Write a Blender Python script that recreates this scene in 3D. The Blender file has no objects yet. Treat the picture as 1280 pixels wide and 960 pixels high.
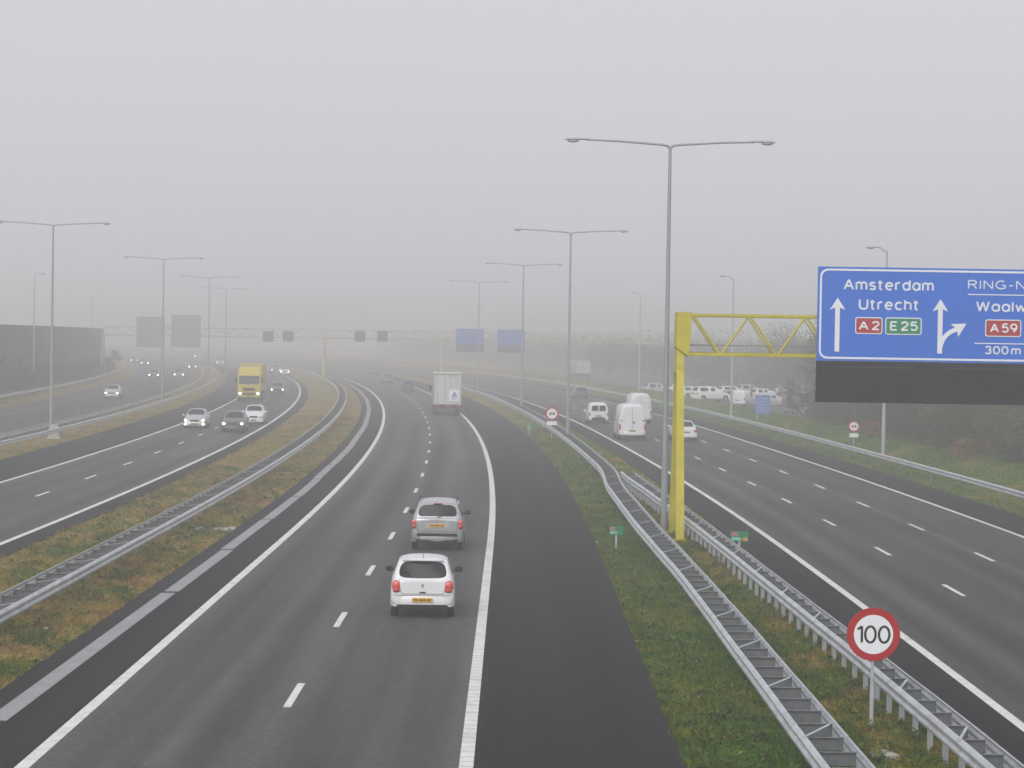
import bpy, bmesh, math, random
import numpy as np
from mathutils import Vector, Matrix

R = math.radians
random.seed(7)
rng = np.random.default_rng(7)
scene = bpy.context.scene
col = scene.collection

# ------------------------------------------------------------------ camera
CAM_H, FPX, ROLL, PITCH = 7.15, 2832.0, R(0.9), math.atan(57 / 2832.0)


def ray(px, py):
    x, y = px - 640.0, 480.0 - py
    c, s = math.cos(ROLL), math.sin(ROLL)
    xr, yr = c * x - s * y, s * x + c * y
    dx, dy = xr / FPX, yr / FPX
    return dx, math.cos(PITCH) + dy * math.sin(PITCH), -math.sin(PITCH) + dy * math.cos(PITCH)


def G(px, py, z=0.0):
    """point of the photograph -> place on the level z"""
    dx, fy, fz = ray(px, py)
    t = (z - CAM_H) / fz
    return dx * t, fy * t


def PL(px, py, Y):
    """point of the photograph -> (x, z) on the upright plane at distance Y"""
    dx, fy, fz = ray(px, py)
    t = Y / fy
    return dx * t, CAM_H + fz * t


# ------------------------------------------------------------------ road geometry
def off(Y):
    return -0.000225 * max(0.0, Y - 77.0) ** 2


def sst(a, b, x):
    t = min(1.0, max(0.0, (x - a) / (b - a)))
    return t * t * (3 - 2 * t)


def lat(u, Y):
    w = min(1.0, max(0.0, (u - 3.5) / 4.7))
    return u + off(Y) - 0.95 * sst(45, 170, Y) * w


def unlat(X, Y):
    lo, hi = -400.0, 400.0
    for _ in range(50):
        m = (lo + hi) / 2
        if lat(m, Y) < X:
            lo = m
        else:
            hi = m
    return lo


def heading(Y):          # rotation about z that follows the road
    return math.atan(0.00045 * max(0.0, Y - 77.0))


def ground_h(u, Y):
    h = 0.0
    if u > 23.3:
        h += 0.95 * sst(23.4, 27.4, u) - 0.93 * sst(28.0, 30.5, u) * sst(180, 196, Y)
    if u < -46.5:
        h += 0.5 * sst(-46.5, -49.5, u) if False else 0.5 * (1 - sst(-49.5, -46.5, u))
    return h


# ------------------------------------------------------------------ helpers
def tag(o, label=None, cat=None, group=None, kind=None):
    if label: o['label'] = label
    if cat: o['category'] = cat
    if group: o['group'] = group
    if kind: o['kind'] = kind
    return o


def empty(name, loc, rz=0.0, label=None, cat=None, group=None):
    o = bpy.data.objects.new(name, None)
    o.empty_display_size = 0.2
    col.objects.link(o)
    o.location = loc
    o.rotation_euler = (0, 0, rz)
    return tag(o, label, cat, group)


def link(name, me, mat=None, parent=None, smooth=False):
    if mat is not None:
        me.materials.clear()
        for m in (mat if isinstance(mat, (list, tuple)) else [mat]):
            me.materials.append(m)
    o = bpy.data.objects.new(name, me)
    col.objects.link(o)
    if parent: o.parent = parent
    if smooth:
        for p in me.polygons: p.use_smooth = True
    return o


def copy_tree(o, parent=None):
    c = o.copy()
    col.objects.link(c)
    c.parent = parent
    for ch in list(o.children):
        copy_tree(ch, c)
    return c


class MB:
    """collects shapes, builds one mesh object"""
    def __init__(s): s.v, s.f, s.mi = [], [], []

    def add(s, vs, fs, mi=0):
        b = len(s.v)
        s.v += [tuple(p) for p in vs]
        s.f += [tuple(b + i for i in f) for f in fs]
        s.mi += [mi] * len(fs)
        return s

    def box(s, c, d, rz=0.0, rx=0.0, mi=0, bev=0.0):
        hx, hy, hz = d[0] / 2, d[1] / 2, d[2] / 2
        m = Matrix.Translation(c) @ Matrix.Rotation(rz, 4, 'Z') @ Matrix.Rotation(rx, 4, 'X')
        if bev <= 0:
            vs = [(x, y, z) for x in (-hx, hx) for y in (-hy, hy) for z in (-hz, hz)]
            fs = [(0, 1, 3, 2), (4, 6, 7, 5), (0, 4, 5, 1), (2, 3, 7, 6), (0, 2, 6, 4), (1, 5, 7, 3)]
        else:
            bm = bmesh.new()
            bmesh.ops.create_cube(bm, size=1)
            for v in bm.verts: v.co = Vector((v.co.x * d[0], v.co.y * d[1], v.co.z * d[2]))
            bmesh.ops.bevel(bm, geom=bm.edges[:], offset=bev, segments=2, affect='EDGES')
            bm.verts.index_update()
            vs = [v.co.copy() for v in bm.verts]
            fs = [tuple(v.index for v in f.verts) for f in bm.faces]
            bm.free()
        return s.add([m @ Vector(v) for v in vs], fs, mi)

    def tube(s, pts, rad, n=8, mi=0, cap=True):
        pts = [Vector(p) for p in pts]
        if not isinstance(rad, (list, tuple)): rad = [rad] * len(pts)
        rings = []
        ref = None
        for i, p in enumerate(pts):
            t = (pts[min(i + 1, len(pts) - 1)] - pts[max(i - 1, 0)]).normalized()
            if ref is None:
                ref = Vector((0, 0, 1)) if abs(t.z) < 0.9 else Vector((1, 0, 0))
            a = t.cross(ref).normalized()
            b = a.cross(t).normalized()
            ref = b
            rings.append([p + (a * math.cos(2 * math.pi * k / n) + b * math.sin(2 * math.pi * k / n)) * rad[i] for k in range(n)])
        vs = [v for r in rings for v in r]
        fs = []
        for i in range(len(pts) - 1):
            for k in range(n):
                k2 = (k + 1) % n
                fs.append((i * n + k, (i + 1) * n + k, (i + 1) * n + k2, i * n + k2))
        if cap:
            fs.append(tuple(range(n)))
            fs.append(tuple((len(pts) - 1) * n + k for k in reversed(range(n))))
        return s.add(vs, fs, mi)

    def ball(s, c, r, mi=0, seg=14, p=1.0, rz=0.0):
        vs, fs = [], []
        rows = seg // 2
        m = Matrix.Translation(c) @ Matrix.Rotation(rz, 4, 'Z')
        sg = lambda x: math.copysign(abs(x) ** p, x)
        for i in range(rows + 1):
            th = math.pi * i / rows
            for k in range(seg):
                ph = 2 * math.pi * k / seg
                vs.append(m @ Vector((r[0] * sg(math.sin(th)) * sg(math.cos(ph)), r[1] * sg(math.sin(th)) * sg(math.sin(ph)), r[2] * sg(math.cos(th)))))
        for i in range(rows):
            for k in range(seg):
                k2 = (k + 1) % seg
                a, b_, c_, d = i * seg + k, (i + 1) * seg + k, (i + 1) * seg + k2, i * seg + k2
                fs.append((a, b_, c_, d))
        return s.add(vs, fs, mi)

    def prism(s, poly, y0, y1, mi=0):
        """outline in (x, z) pushed from y0 (front, towards the viewer) to y1"""
        n = len(poly)
        vs = [(x, y0, z) for x, z in poly] + [(x, y1, z) for x, z in poly]
        fs = [tuple(range(n)), tuple(reversed(range(n, 2 * n)))]
        for i in range(n):
            j = (i + 1) % n
            fs.append((i, n + i, n + j, j))
        return s.add(vs, fs, mi)

    def build(s, name, mat, parent=None, smooth=False):
        me = bpy.data.meshes.new(name)
        me.from_pydata(s.v, [], s.f)
        if any(s.mi): me.polygons.foreach_set('material_index', s.mi)
        bm = bmesh.new()
        bm.from_mesh(me)
        bmesh.ops.remove_doubles(bm, verts=bm.verts[:], dist=1e-5)
        bmesh.ops.recalc_face_normals(bm, faces=bm.faces[:])
        bm.to_mesh(me)
        bm.free()
        o = link(name, me, mat, parent, smooth)
        if smooth:
            try:
                me.set_sharp_from_angle(angle=R(40))
            except Exception:
                pass
        return o


def mesh_np(name, V, F, mat, parent=None):
    """V (n,3) array, F (m,k) array of equal sized faces"""
    me = bpy.data.meshes.new(name)
    k = F.shape[1]
    me.vertices.add(len(V))
    me.vertices.foreach_set('co', np.asarray(V, np.float32).ravel())
    me.loops.add(F.size)
    me.loops.foreach_set('vertex_index', F.astype(np.int32).ravel())
    me.polygons.add(len(F))
    me.polygons.foreach_set('loop_start', np.arange(0, F.size, k, dtype=np.int32))
    me.update(calc_edges=True)
    me.validate()
    return link(name, me, mat, parent)


# ------------------------------------------------------------------ materials
def new_mat(name):
    m = bpy.data.materials.new(name)
    m.use_nodes = True
    nt = m.node_tree
    return m, nt, nt.nodes['Principled BSDF']


def N(nt, t, **kw):
    n = nt.nodes.new(t)
    for k, v in kw.items():
        if k in n.inputs: n.inputs[k].default_value = v
        else: setattr(n, k, v)
    return n


def ramp(nt, fac, stops):
    r = nt.nodes.new('ShaderNodeValToRGB')
    e = r.color_ramp.elements
    while len(e) < len(stops): e.new(0.5)
    for i, (p, c) in enumerate(stops):
        e[i].position = p
        e[i].color = (*c, 1) if len(c) == 3 else c
    nt.links.new(fac, r.inputs[0])
    return r.outputs[0]


def noise(nt, scale, detail=4.0, rough=0.55, vec=None):
    n = N(nt, 'ShaderNodeTexNoise')
    n.inputs['Scale'].default_value = scale
    n.inputs['Detail'].default_value = detail
    n.inputs['Roughness'].default_value = rough
    if vec is not None: nt.links.new(vec, n.inputs['Vector'])
    return n.outputs['Fac']


def mixc(nt, fac, a, b, mode='MIX'):
    m = nt.nodes.new('ShaderNodeMix')
    m.data_type = 'RGBA'
    m.blend_type = mode
    for sock, val in ((m.inputs[0], fac), (m.inputs[6], a), (m.inputs[7], b)):
        if hasattr(val, 'links'): nt.links.new(val, sock)
        elif isinstance(val, (int, float)): sock.default_value = val
        else: sock.default_value = (*val, 1)
    return m.outputs[2]


def simple(name, c, rough=0.5, metal=0.0, var=0.12, scale=3.0, coat=0.0, spec=0.5, emit=None, es=0.0, dirt=None):
    """procedural paint: base colour broken up by weathering noise"""
    m, nt, b = new_mat(name)
    tc = N(nt, 'ShaderNodeTexCoord')
    f = noise(nt, scale, 5, 0.6, tc.outputs['Object'])
    lo = tuple(max(0, x * (1 - var)) for x in c)
    hi = tuple(min(1, x * (1 + var)) for x in c)
    cc = ramp(nt, f, [(0.3, lo), (0.7, hi)])
    if dirt:
        f2 = noise(nt, scale * 2.3, 6, 0.65, tc.outputs['Object'])
        fr = ramp(nt, f2, [(0.52, (0, 0, 0)), (0.75, (1, 1, 1))])
        cc = mixc(nt, fr, cc, dirt)
    nt.links.new(cc, b.inputs['Base Color'])
    rr = N(nt, 'ShaderNodeMapRange')
    nt.links.new(f, rr.inputs[0])
    rr.inputs[3].default_value = max(0.02, rough - 0.06)
    rr.inputs[4].default_value = min(1, rough + 0.08)
    nt.links.new(rr.outputs[0], b.inputs['Roughness'])
    b.inputs['Metallic'].default_value = metal
    b.inputs['Coat Weight'].default_value = coat
    b.inputs['Specular IOR Level'].default_value = spec
    if emit:
        b.inputs['Emission Color'].default_value = (*emit, 1)
        b.inputs['Emission Strength'].default_value = es
    return m


def asphalt(name, base, tint=(1, 1, 1), tracks=0.0, lanes=(0, 0), rough=0.85, spec=0.3):
    m, nt, b = new_mat(name)
    uv = N(nt, 'ShaderNodeUVMap')
    uv.uv_map = 'UVMap'
    tc = N(nt, 'ShaderNodeTexCoord')
    fine = noise(nt, 9.0, 8, 0.8, tc.outputs['Object'])
    grain = N(nt, 'ShaderNodeTexVoronoi')
    grain.inputs['Scale'].default_value = 38
    nt.links.new(tc.outputs['Object'], grain.inputs['Vector'])
    # long streaks left by tyres: noise pulled out along the road
    mp = N(nt, 'ShaderNodeMapping')
    mp.inputs['Scale'].default_value = (1.1, 0.012, 1)
    nt.links.new(uv.outputs[0], mp.inputs[0])
    st = noise(nt, 1.0, 3, 0.5, mp.outputs[0])
    mp2 = N(nt, 'ShaderNodeMapping')
    mp2.inputs['Scale'].default_value = (0.35, 0.05, 1)
    nt.links.new(uv.outputs[0], mp2.inputs[0])
    bl = noise(nt, 1.0, 4, 0.6, mp2.outputs[0])
    c0 = tuple(base * t for t in tint)
    k = lambda s: tuple(s * x for x in c0)
    a1 = ramp(nt, fine, [(0.28, k(0.45)), (0.5, k(1.0)), (0.74, k(1.75))])
    a2 = ramp(nt, st, [(0.28, (0.58,) * 3), (0.72, (1.45,) * 3)])
    a3 = ramp(nt, bl, [(0.25, (0.72,) * 3), (0.75, (1.28,) * 3)])
    a4 = ramp(nt, grain.outputs['Distance'], [(0.0, (1.35,) * 3), (0.35, (0.9,) * 3)])
    c = mixc(nt, 1.0, a1, a2, 'MULTIPLY')
    c = mixc(nt, 1.0, c, a3, 'MULTIPLY')
    c = mixc(nt, 0.8, c, a4, 'MULTIPLY')
    mp3 = N(nt, 'ShaderNodeMapping')
    mp3.inputs['Scale'].default_value = (0.9, 0.22, 1)
    nt.links.new(uv.outputs[0], mp3.inputs[0])
    sp = noise(nt, 1.0, 7, 0.75, mp3.outputs[0])
    c = mixc(nt, 1.0, c, ramp(nt, sp, [(0.30, (0.62,) * 3), (0.42, (1,) * 3), (0.62, (1,) * 3), (0.74, (1.25,) * 3)]), 'MULTIPLY')
    if tracks:
        # two polished wheel paths per lane: cosine over the lane width
        sx = N(nt, 'ShaderNodeSeparateXYZ')
        nt.links.new(uv.outputs[0], sx.inputs[0])
        m1 = N(nt, 'ShaderNodeMath', operation='SUBTRACT')
        nt.links.new(sx.outputs[0], m1.inputs[0])
        m1.inputs[1].default_value = lanes[0]
        m2 = N(nt, 'ShaderNodeMath', operation='MULTIPLY')
        nt.links.new(m1.outputs[0], m2.inputs[0])
        m2.inputs[1].default_value = 4 * math.pi / lanes[1]
        m3 = N(nt, 'ShaderNodeMath', operation='COSINE')
        nt.links.new(m2.outputs[0], m3.inputs[0])
        mr = N(nt, 'ShaderNodeMapRange')
        mr.inputs[1].default_value, mr.inputs[2].default_value = -1, 1
        nt.links.new(m3.outputs[0], mr.inputs[0])
        tr = ramp(nt, mr.outputs[0], [(0.0, (1 - tracks,) * 3), (1.0, (1 + tracks * 0.6,) * 3)])
        c = mixc(nt, 1.0, c, tr, 'MULTIPLY')
    nt.links.new(c, b.inputs['Base Color'])
    b.inputs['Roughness'].default_value = rough
    b.inputs['Specular IOR Level'].default_value = spec
    bp = N(nt, 'ShaderNodeBump')
    bp.inputs['Strength'].default_value = 0.35
    bp.inputs['Distance'].default_value = 0.01
    nt.links.new(fine, bp.inputs['Height'])
    nt.links.new(bp.outputs[0], b.inputs['Normal'])
    return m


def marking_mat(name, ribs=False):
    m, nt, b = new_mat(name)
    tc = N(nt, 'ShaderNodeTexCoord')
    f = noise(nt, 2.2, 6, 0.7, tc.outputs['Object'])
    c = ramp(nt, f, [(0.25, (0.5, 0.5, 0.47)), (0.55, (0.78, 0.78, 0.74)), (0.8, (0.85, 0.85, 0.81))])
    f2 = noise(nt, 25, 4, 0.7, tc.outputs['Object'])
    c = mixc(nt, ramp(nt, f2, [(0.54, (0, 0, 0)), (0.68, (0.75, 0.75, 0.75))]), c, (0.22, 0.22, 0.21))
    if ribs:
        uv = N(nt, 'ShaderNodeUVMap')
        uv.uv_map = 'UVMap'
        sx = N(nt, 'ShaderNodeSeparateXYZ')
        nt.links.new(uv.outputs[0], sx.inputs[0])
        mm = N(nt, 'ShaderNodeMath', operation='FRACT')
        mu = N(nt, 'ShaderNodeMath', operation='MULTIPLY')
        mu.inputs[1].default_value = 2.2
        nt.links.new(sx.outputs[1], mu.inputs[0])
        nt.links.new(mu.outputs[0], mm.inputs[0])
        g = ramp(nt, mm.outputs[0], [(0.0, (0.62,) * 3), (0.1, (0.66,) * 3), (0.14, (1,) * 3)])
        c = mixc(nt, 1.0, c, g, 'MULTIPLY')
    nt.links.new(c, b.inputs['Base Color'])
    b.inputs['Roughness'].default_value = 0.6
    return m


def grass_mat(name, blades=False):
    m, nt, b = new_mat(name)
    geo = N(nt, 'ShaderNodeNewGeometry')
    pos = geo.outputs['Position']
    mp = N(nt, 'ShaderNodeMapping')
    mp.inputs['Scale'].default_value = (1, 0.6, 1)
    nt.links.new(pos, mp.inputs[0])
    big = noise(nt, 0.33, 4, 0.65, mp.outputs[0])
    mid = noise(nt, 1.6, 5, 0.7, pos)
    fine = noise(nt, 22.0 if not blades else 35.0, 4, 0.75, pos)
    sx = N(nt, 'ShaderNodeSeparateXYZ')
    nt.links.new(pos, sx.inputs[0])
    # the central reservation on the left is drier and browner
    mr = N(nt, 'ShaderNodeMapRange')
    mr.inputs[1].default_value, mr.inputs[2].default_value = -3.0, 3.0
    mr.inputs[3].default_value, mr.inputs[4].default_value = 0.11, -0.07
    nt.links.new(sx.outputs[0], mr.inputs[0])
    # drier again between the two rails further right
    mr2 = N(nt, 'ShaderNodeMapRange')
    mr2.inputs[1].default_value, mr2.inputs[2].default_value = 5.2, 6.2
    mr2.inputs[3].default_value, mr2.inputs[4].default_value = 0.0, 0.08
    nt.links.new(sx.outputs[0], mr2.inputs[0])
    sm = N(nt, 'ShaderNodeMath', operation='ADD')
    nt.links.new(mr.outputs[0], sm.inputs[0])
    nt.links.new(mr2.outputs[0], sm.inputs[1])
    a = N(nt, 'ShaderNodeMath', operation='ADD')
    nt.links.new(big, a.inputs[0])
    mr3 = N(nt, 'ShaderNodeMapRange')
    mr3.inputs[1].default_value, mr3.inputs[2].default_value = 9.0, 16.0
    mr3.inputs[3].default_value, mr3.inputs[4].default_value = 0.0, -0.10
    nt.links.new(sx.outputs[0], mr3.inputs[0])
    sm3 = N(nt, 'ShaderNodeMath', operation='ADD')
    nt.links.new(sm.outputs[0], sm3.inputs[0])
    nt.links.new(mr3.outputs[0], sm3.inputs[1])
    nt.links.new(sm3.outputs[0], a.inputs[1])
    a2 = N(nt, 'ShaderNodeMath', operation='MULTIPLY_ADD')
    nt.links.new(mid, a2.inputs[0])
    a2.inputs[1].default_value = 0.35
    a2.inputs[2].default_value = -0.17
    a3 = N(nt, 'ShaderNodeMath', operation='ADD')
    nt.links.new(a.outputs[0], a3.inputs[0])
    nt.links.new(a2.outputs[0], a3.inputs[1])
    c = ramp(nt, a3.outputs[0], [(0.33, (0.050, 0.115, 0.004)), (0.47, (0.098, 0.140, 0.006)), (0.56, (0.180, 0.158, 0.022)),
                                 (0.66, (0.300, 0.205, 0.055)), (0.8, (0.210, 0.130, 0.040))])
    v = ramp(nt, fine, [(0.25, (0.35,) * 3), (0.5, (0.9,) * 3), (0.78, (1.8,) * 3)])
    c = mixc(nt, 1.0, c, v, 'MULTIPLY')
    tuft = noise(nt, 5.5, 3, 0.7, pos)
    c = mixc(nt, 1.0, c, ramp(nt, tuft, [(0.34, (0.30,) * 3), (0.5, (0.95,) * 3), (0.66, (1.75, 1.8, 1.6))]), 'MULTIPLY')
    nt.links.new(c, b.inputs['Base Color'])
    b.inputs['Roughness'].default_value = 0.9
    b.inputs['Specular IOR Level'].default_value = 0.15
    if not blades:
        bp = N(nt, 'ShaderNodeBump')
        bp.inputs['Strength'].default_value = 0.8
        bp.inputs['Distance'].default_value = 0.06
        nt.links.new(fine, bp.inputs['Height'])
        nt.links.new(bp.outputs[0], b.inputs['Normal'])
    return m


M = {}
M['lane'] = asphalt('asphalt_lane', 0.067, (0.985, 1.0, 1.01), 0.22, (-7.85, 3.58))
M['lane_left'] = asphalt('asphalt_left', 0.064, (1.0, 1.01, 1.01), 0.22, (-23.6, 3.4))
M['lane_right'] = asphalt('asphalt_right', 0.054, (1.0, 1.01, 1.0), 0.24, (9.6, 3.25))
M['lane_far'] = asphalt('asphalt_far', 0.055, (1.0, 1.0, 1.02), 0.12, (-42, 3.5))
M['shoulder'] = asphalt('asphalt_shoulder', 0.018, (0.96, 0.97, 1.14), spec=0.1)
M['lot'] = asphalt('parking_paving', 0.09)
M['mark'] = marking_mat('road_paint')
M['mark_old'] = simple('worn_paint', (0.26, 0.26, 0.25), 0.7, 0, 0.3, 1.5, dirt=(0.12, 0.12, 0.12))
M['mark_rib'] = marking_mat('road_paint_ribbed', True)
M['grass'] = grass_mat('grass_soil')
M['blade'] = grass_mat('grass_blade', True)
M['concrete'] = simple('concrete_gutter', (0.30, 0.298, 0.302), 0.85, 0, 0.12, 1.2, dirt=(0.25, 0.24, 0.24))
M['slab'] = simple('slab_concrete', (0.40, 0.38, 0.35), 0.9, 0, 0.2, 4.0, dirt=(0.2, 0.17, 0.12))
M['galv'] = simple('galvanised_steel', (0.52, 0.55, 0.58), 0.42, 0.3, 0.2, 1.6, dirt=(0.30, 0.30, 0.29))
M['galv_dark'] = simple('galvanised_spacer', (0.17, 0.18, 0.19), 0.55, 0.3, 0.2, 3.0, dirt=(0.09, 0.09, 0.09))
M['lamp_pole'] = simple('lamp_pole_steel', (0.30, 0.315, 0.33), 0.5, 0.2, 0.15, 0.6)
M['lamp_pale'] = simple('lamp_pole_pale', (0.40, 0.41, 0.42), 0.5, 0.1, 0.12, 0.6)
M['lamp_head'] = simple('lamp_head_grey', (0.36, 0.37, 0.38), 0.4, 0, 0.1)
M['lamp_glass'] = simple('lamp_glass', (0.5, 0.5, 0.48), 0.25, 0, 0.1)
M['yellow'] = simple('gantry_yellow', (0.50, 0.43, 0.0), 0.5, 0, 0.16, 0.9, dirt=(0.36, 0.29, 0.01))
M['blue'] = simple('sign_blue', (0.0, 0.125, 0.62), 0.45, 0, 0.05, 0.8)
M['signwhite'] = simple('sign_white', (0.80, 0.82, 0.84), 0.45, 0, 0.04)
M['signred'] = simple('sign_red', (0.40, 0.002, 0.006), 0.4, 0, 0.06)
M['signgreen'] = simple('sign_green', (0.0, 0.22, 0.095), 0.4, 0, 0.06)
M['signblack'] = simple('sign_black', (0.012, 0.012, 0.014), 0.4, 0, 0.1)
M['signback'] = simple('sign_back_grey', (0.27, 0.275, 0.25), 0.6, 0, 0.1)
M['yellow_hazed'] = simple('gantry_hazed_yellow', (0.42, 0.40, 0.17), 0.6, 0, 0.10, 1.2, dirt=(0.36, 0.33, 0.2))  # far gantry: fog haze painted in by paling the yellow
M['blue_hazed'] = simple('sign_hazed_blue', (0.10, 0.17, 0.42), 0.5, 0, 0.05, 0.8)  # blue lightened to paint fog wash-out into distant signs and the info board
M['matrix_far'] = simple('matrix_case_grey', (0.10, 0.10, 0.105), 0.6, 0, 0.1)  # far gantry's matrix cases, a lighter grey than the near board
M['matrix'] = simple('matrix_board', (0.006, 0.006, 0.009), 0.8, 0, 0.25, 1.5, spec=0.05)
M['matrix2'] = simple('matrix_screen', (0.004, 0.004, 0.006), 0.7, 0, 0.2, 2.0, spec=0.05)
M['glass'] = simple('car_glass', (0.008, 0.009, 0.010), 0.06, 0, 0.2, 1.0, spec=0.3)
M['tyre'] = simple('tyre_rubber', (0.009, 0.009, 0.009), 0.9, 0, 0.2, 5, spec=0.2)
M['rim'] = simple('wheel_rim', (0.32, 0.33, 0.34), 0.35, 0.5, 0.1)
M['trim'] = simple('black_trim', (0.010, 0.010, 0.011), 0.6, 0, 0.2, 4, spec=0.25)
M['plate'] = simple('number_plate', (0.78, 0.40, 0.012), 0.45, 0, 0.06, 8)
M['plate_dull'] = simple('number_plate_dull', (0.40, 0.27, 0.06), 0.5, 0, 0.1, 8, dirt=(0.2, 0.14, 0.06))
M['plate_mark'] = simple('plate_mark', (0.06, 0.035, 0.01), 0.5, 0, 0.1)
M['taillight'] = simple('tail_light_red', (0.42, 0.008, 0.006), 0.15, 0, 0.15, 6, coat=1)
M['taillight2'] = simple('tail_light_orange', (0.72, 0.055, 0.022), 0.15, 0, 0.12, 6, coat=1)
M['clearlight'] = simple('clear_light', (0.62, 0.62, 0.62), 0.12, 0, 0.1, 6, coat=1)
M['headlight'] = simple('headlight_lit', (0.9, 0.9, 0.85), 0.2, 0, 0.02, emit=(1.0, 0.93, 0.78), es=18.0)
M['wallgrey'] = simple('noise_wall', (0.085, 0.09, 0.08), 0.85, 0, 0.3, 0.4, dirt=(0.05, 0.065, 0.035))
M['bark'] = simple('bark', (0.095, 0.088, 0.078), 0.9, 0, 0.3, 3)
M['litter'] = simple('paper_litter', (0.75, 0.75, 0.74), 0.7, 0, 0.05)


def paint(name, c, rough=0.28, metal=0.0, coat=0.6):
    return simple(name, c, rough, metal, 0.04, 1.5, coat)


def foliage(name, cols):
    m, nt, b = new_mat(name)
    geo = N(nt, 'ShaderNodeNewGeometry')
    oi = N(nt, 'ShaderNodeObjectInfo')
    f = noise(nt, 0.9, 3, 0.6, geo.outputs['Position'])
    f2 = noise(nt, 6.0, 3, 0.6, geo.outputs['Position'])
    ad = N(nt, 'ShaderNodeMath', operation='MULTIPLY_ADD')
    nt.links.new(f2, ad.inputs[0])
    ad.inputs[1].default_value = 0.5
    nt.links.new(f, ad.inputs[2])
    a3 = N(nt, 'ShaderNodeMath', operation='MULTIPLY_ADD')
    nt.links.new(oi.outputs['Random'], a3.inputs[0])
    a3.inputs[1].default_value = 0.22
    nt.links.new(ad.outputs[0], a3.inputs[2])
    s = len(cols)
    c = ramp(nt, a3.outputs[0], [(0.5 + 0.62 * i / (s - 1) if s > 1 else 0.5, cc) for i, cc in enumerate(cols)])
    nt.links.new(c, b.inputs['Base Color'])
    b.inputs['Roughness'].default_value = 0.85
    b.inputs['Specular IOR Level'].default_value = 0.15
    return m


M['leaf'] = foliage('autumn_leaf', [(0.065, 0.066, 0.045), (0.10, 0.098, 0.062), (0.13, 0.115, 0.075)])
M['leaf_dark'] = foliage('dark_leaf', [(0.055, 0.066, 0.038), (0.085, 0.094, 0.052)])
M['leaf_rust'] = foliage('rust_leaf', [(0.14, 0.10, 0.05), (0.28, 0.15, 0.05), (0.22, 0.14, 0.06)])
M['leaf_green'] = foliage('weed_leaf', [(0.030, 0.070, 0.007), (0.060, 0.105, 0.010), (0.115, 0.155, 0.018)])

# ------------------------------------------------------------------ ground sheet
YS = list(np.arange(20, 140, 2.0)) + list(np.arange(140, 460, 6.0)) + list(np.arange(460, 1300, 40.0)) + [1500, 1780]
YS = [-40, 0] + YS
US = ([-1150, -800, -500, -300, -180, -120, -90, -70, -60, -54, -50, -49, -48, -47, -46.5, -44.5, -43.2, -31.6, -30, -29, -28, -27.4, -16.0]
      + list(np.arange(-15.5, -10.2, 0.5)) + [-10.0, 3.0] + list(np.arange(3.4, 8.1, 0.4)) + [8.2, 21.8, 22.5, 23.4, 24.2, 25, 26, 27, 27.4, 28.5, 31, 35, 42, 50, 60, 80, 120, 200, 320, 500, 800, 1250])
gv, gf = [], []
for Y in YS:
    for u in US:
        z = ground_h(u, Y)
        if -15.9 < u < -10.1 or 3.1 < u < 8.1:
            z += 0.035 * math.sin(Y * 0.7 + u * 2.1) * math.sin(u * 1.7 - Y * 0.31) + 0.02
            if -15.9 < u < -10.1:
                z += 0.05 * math.sin((u + 15.9) / 5.8 * math.pi)
        gv.append((lat(u, Y) if Y < 1300 else lat(u, 1300) , Y, z))
nu = len(US)
for i in range(len(YS) - 1):
    for j in range(nu - 1):
        gf.append((i * nu + j, i * nu + j + 1, (i + 1) * nu + j + 1, (i + 1) * nu + j))
g = MB().add(gv, gf).build('ground', M['grass'], smooth=True)
tag(g, kind='structure')


# ------------------------------------------------------------------ roads
def ysteps(y0, y1, step):
    n = max(1, int(math.ceil((y1 - y0) / step)))
    return [y0 + (y1 - y0) * i / n for i in range(n + 1)]


def strips(name, pieces, mat, z, step=3.0, skirt=(False, False), zfun=None):
    """pieces: (u0, u1, y0, y1); one object; UV = (metres across, metres along)"""
    vs, fs, uvs = [], [], []
    for (u0, u1, y0, y1) in pieces:
        ys = ysteps(y0, y1, step)
        cols_ = [(u0, z), (u1, z)]
        if skirt[0]: cols_.insert(0, (u0 - 0.04, -0.25))
        if skirt[1]: cols_.append((u1 + 0.04, -0.25))
        b = len(vs)
        k = len(cols_)
        for Y in ys:
            for (u, zz) in cols_:
                vs.append((lat(u, Y), Y, zz + (zfun(u, Y) if zfun else 0)))
                uvs.append((u, Y))
        for i in range(len(ys) - 1):
            for j in range(k - 1):
                fs.append((b + i * k + j, b + i * k + j + 1, b + (i + 1) * k + j + 1, b + (i + 1) * k + j))
    me = bpy.data.meshes.new(name)
    me.from_pydata(vs, [], fs)
    uvl = me.uv_layers.new(name='UVMap')
    for l in me.loops: uvl.data[l.index].uv = uvs[l.vertex_index]
    o = link(name, me, mat)
    tag(o, kind='structure')
    return o


Z0, Y0R, Y1R = 0.06, 8.0, 1250.0
strips('road', [(-7.85, -0.66, Y0R, Y1R)], M['lane'], Z0, 4)
strips('hard_shoulder', [(-0.66, 3.0, Y0R, Y1R)], M['shoulder'], Z0, 4, (False, True))
strips('road_edge', [(-10.0, -7.85, Y0R, Y1R)], M['shoulder'], Z0, 4, (True, False))
strips('road', [(-23.6, -16.85, Y0R, Y1R)], M['lane_left'], Z0, 4)
strips('hard_shoulder', [(-27.5, -23.6, Y0R, Y1R)], M['shoulder'], Z0, 4, (True, False))
strips('road_edge', [(-16.85, -15.9, Y0R, Y1R)], M['shoulder'], Z0, 4, (False, True))
strips('road', [(-43.0, -31.9, Y0R, Y1R)], M['lane_far'], Z0, 4, (True, True))
strips('road', [(9.6, 19.4, Y0R, Y1R)], M['lane_right'], Z0, 4)
strips('road_edge', [(8.2, 9.6, Y0R, Y1R)], M['shoulder'], Z0, 4, (True, False))
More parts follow.
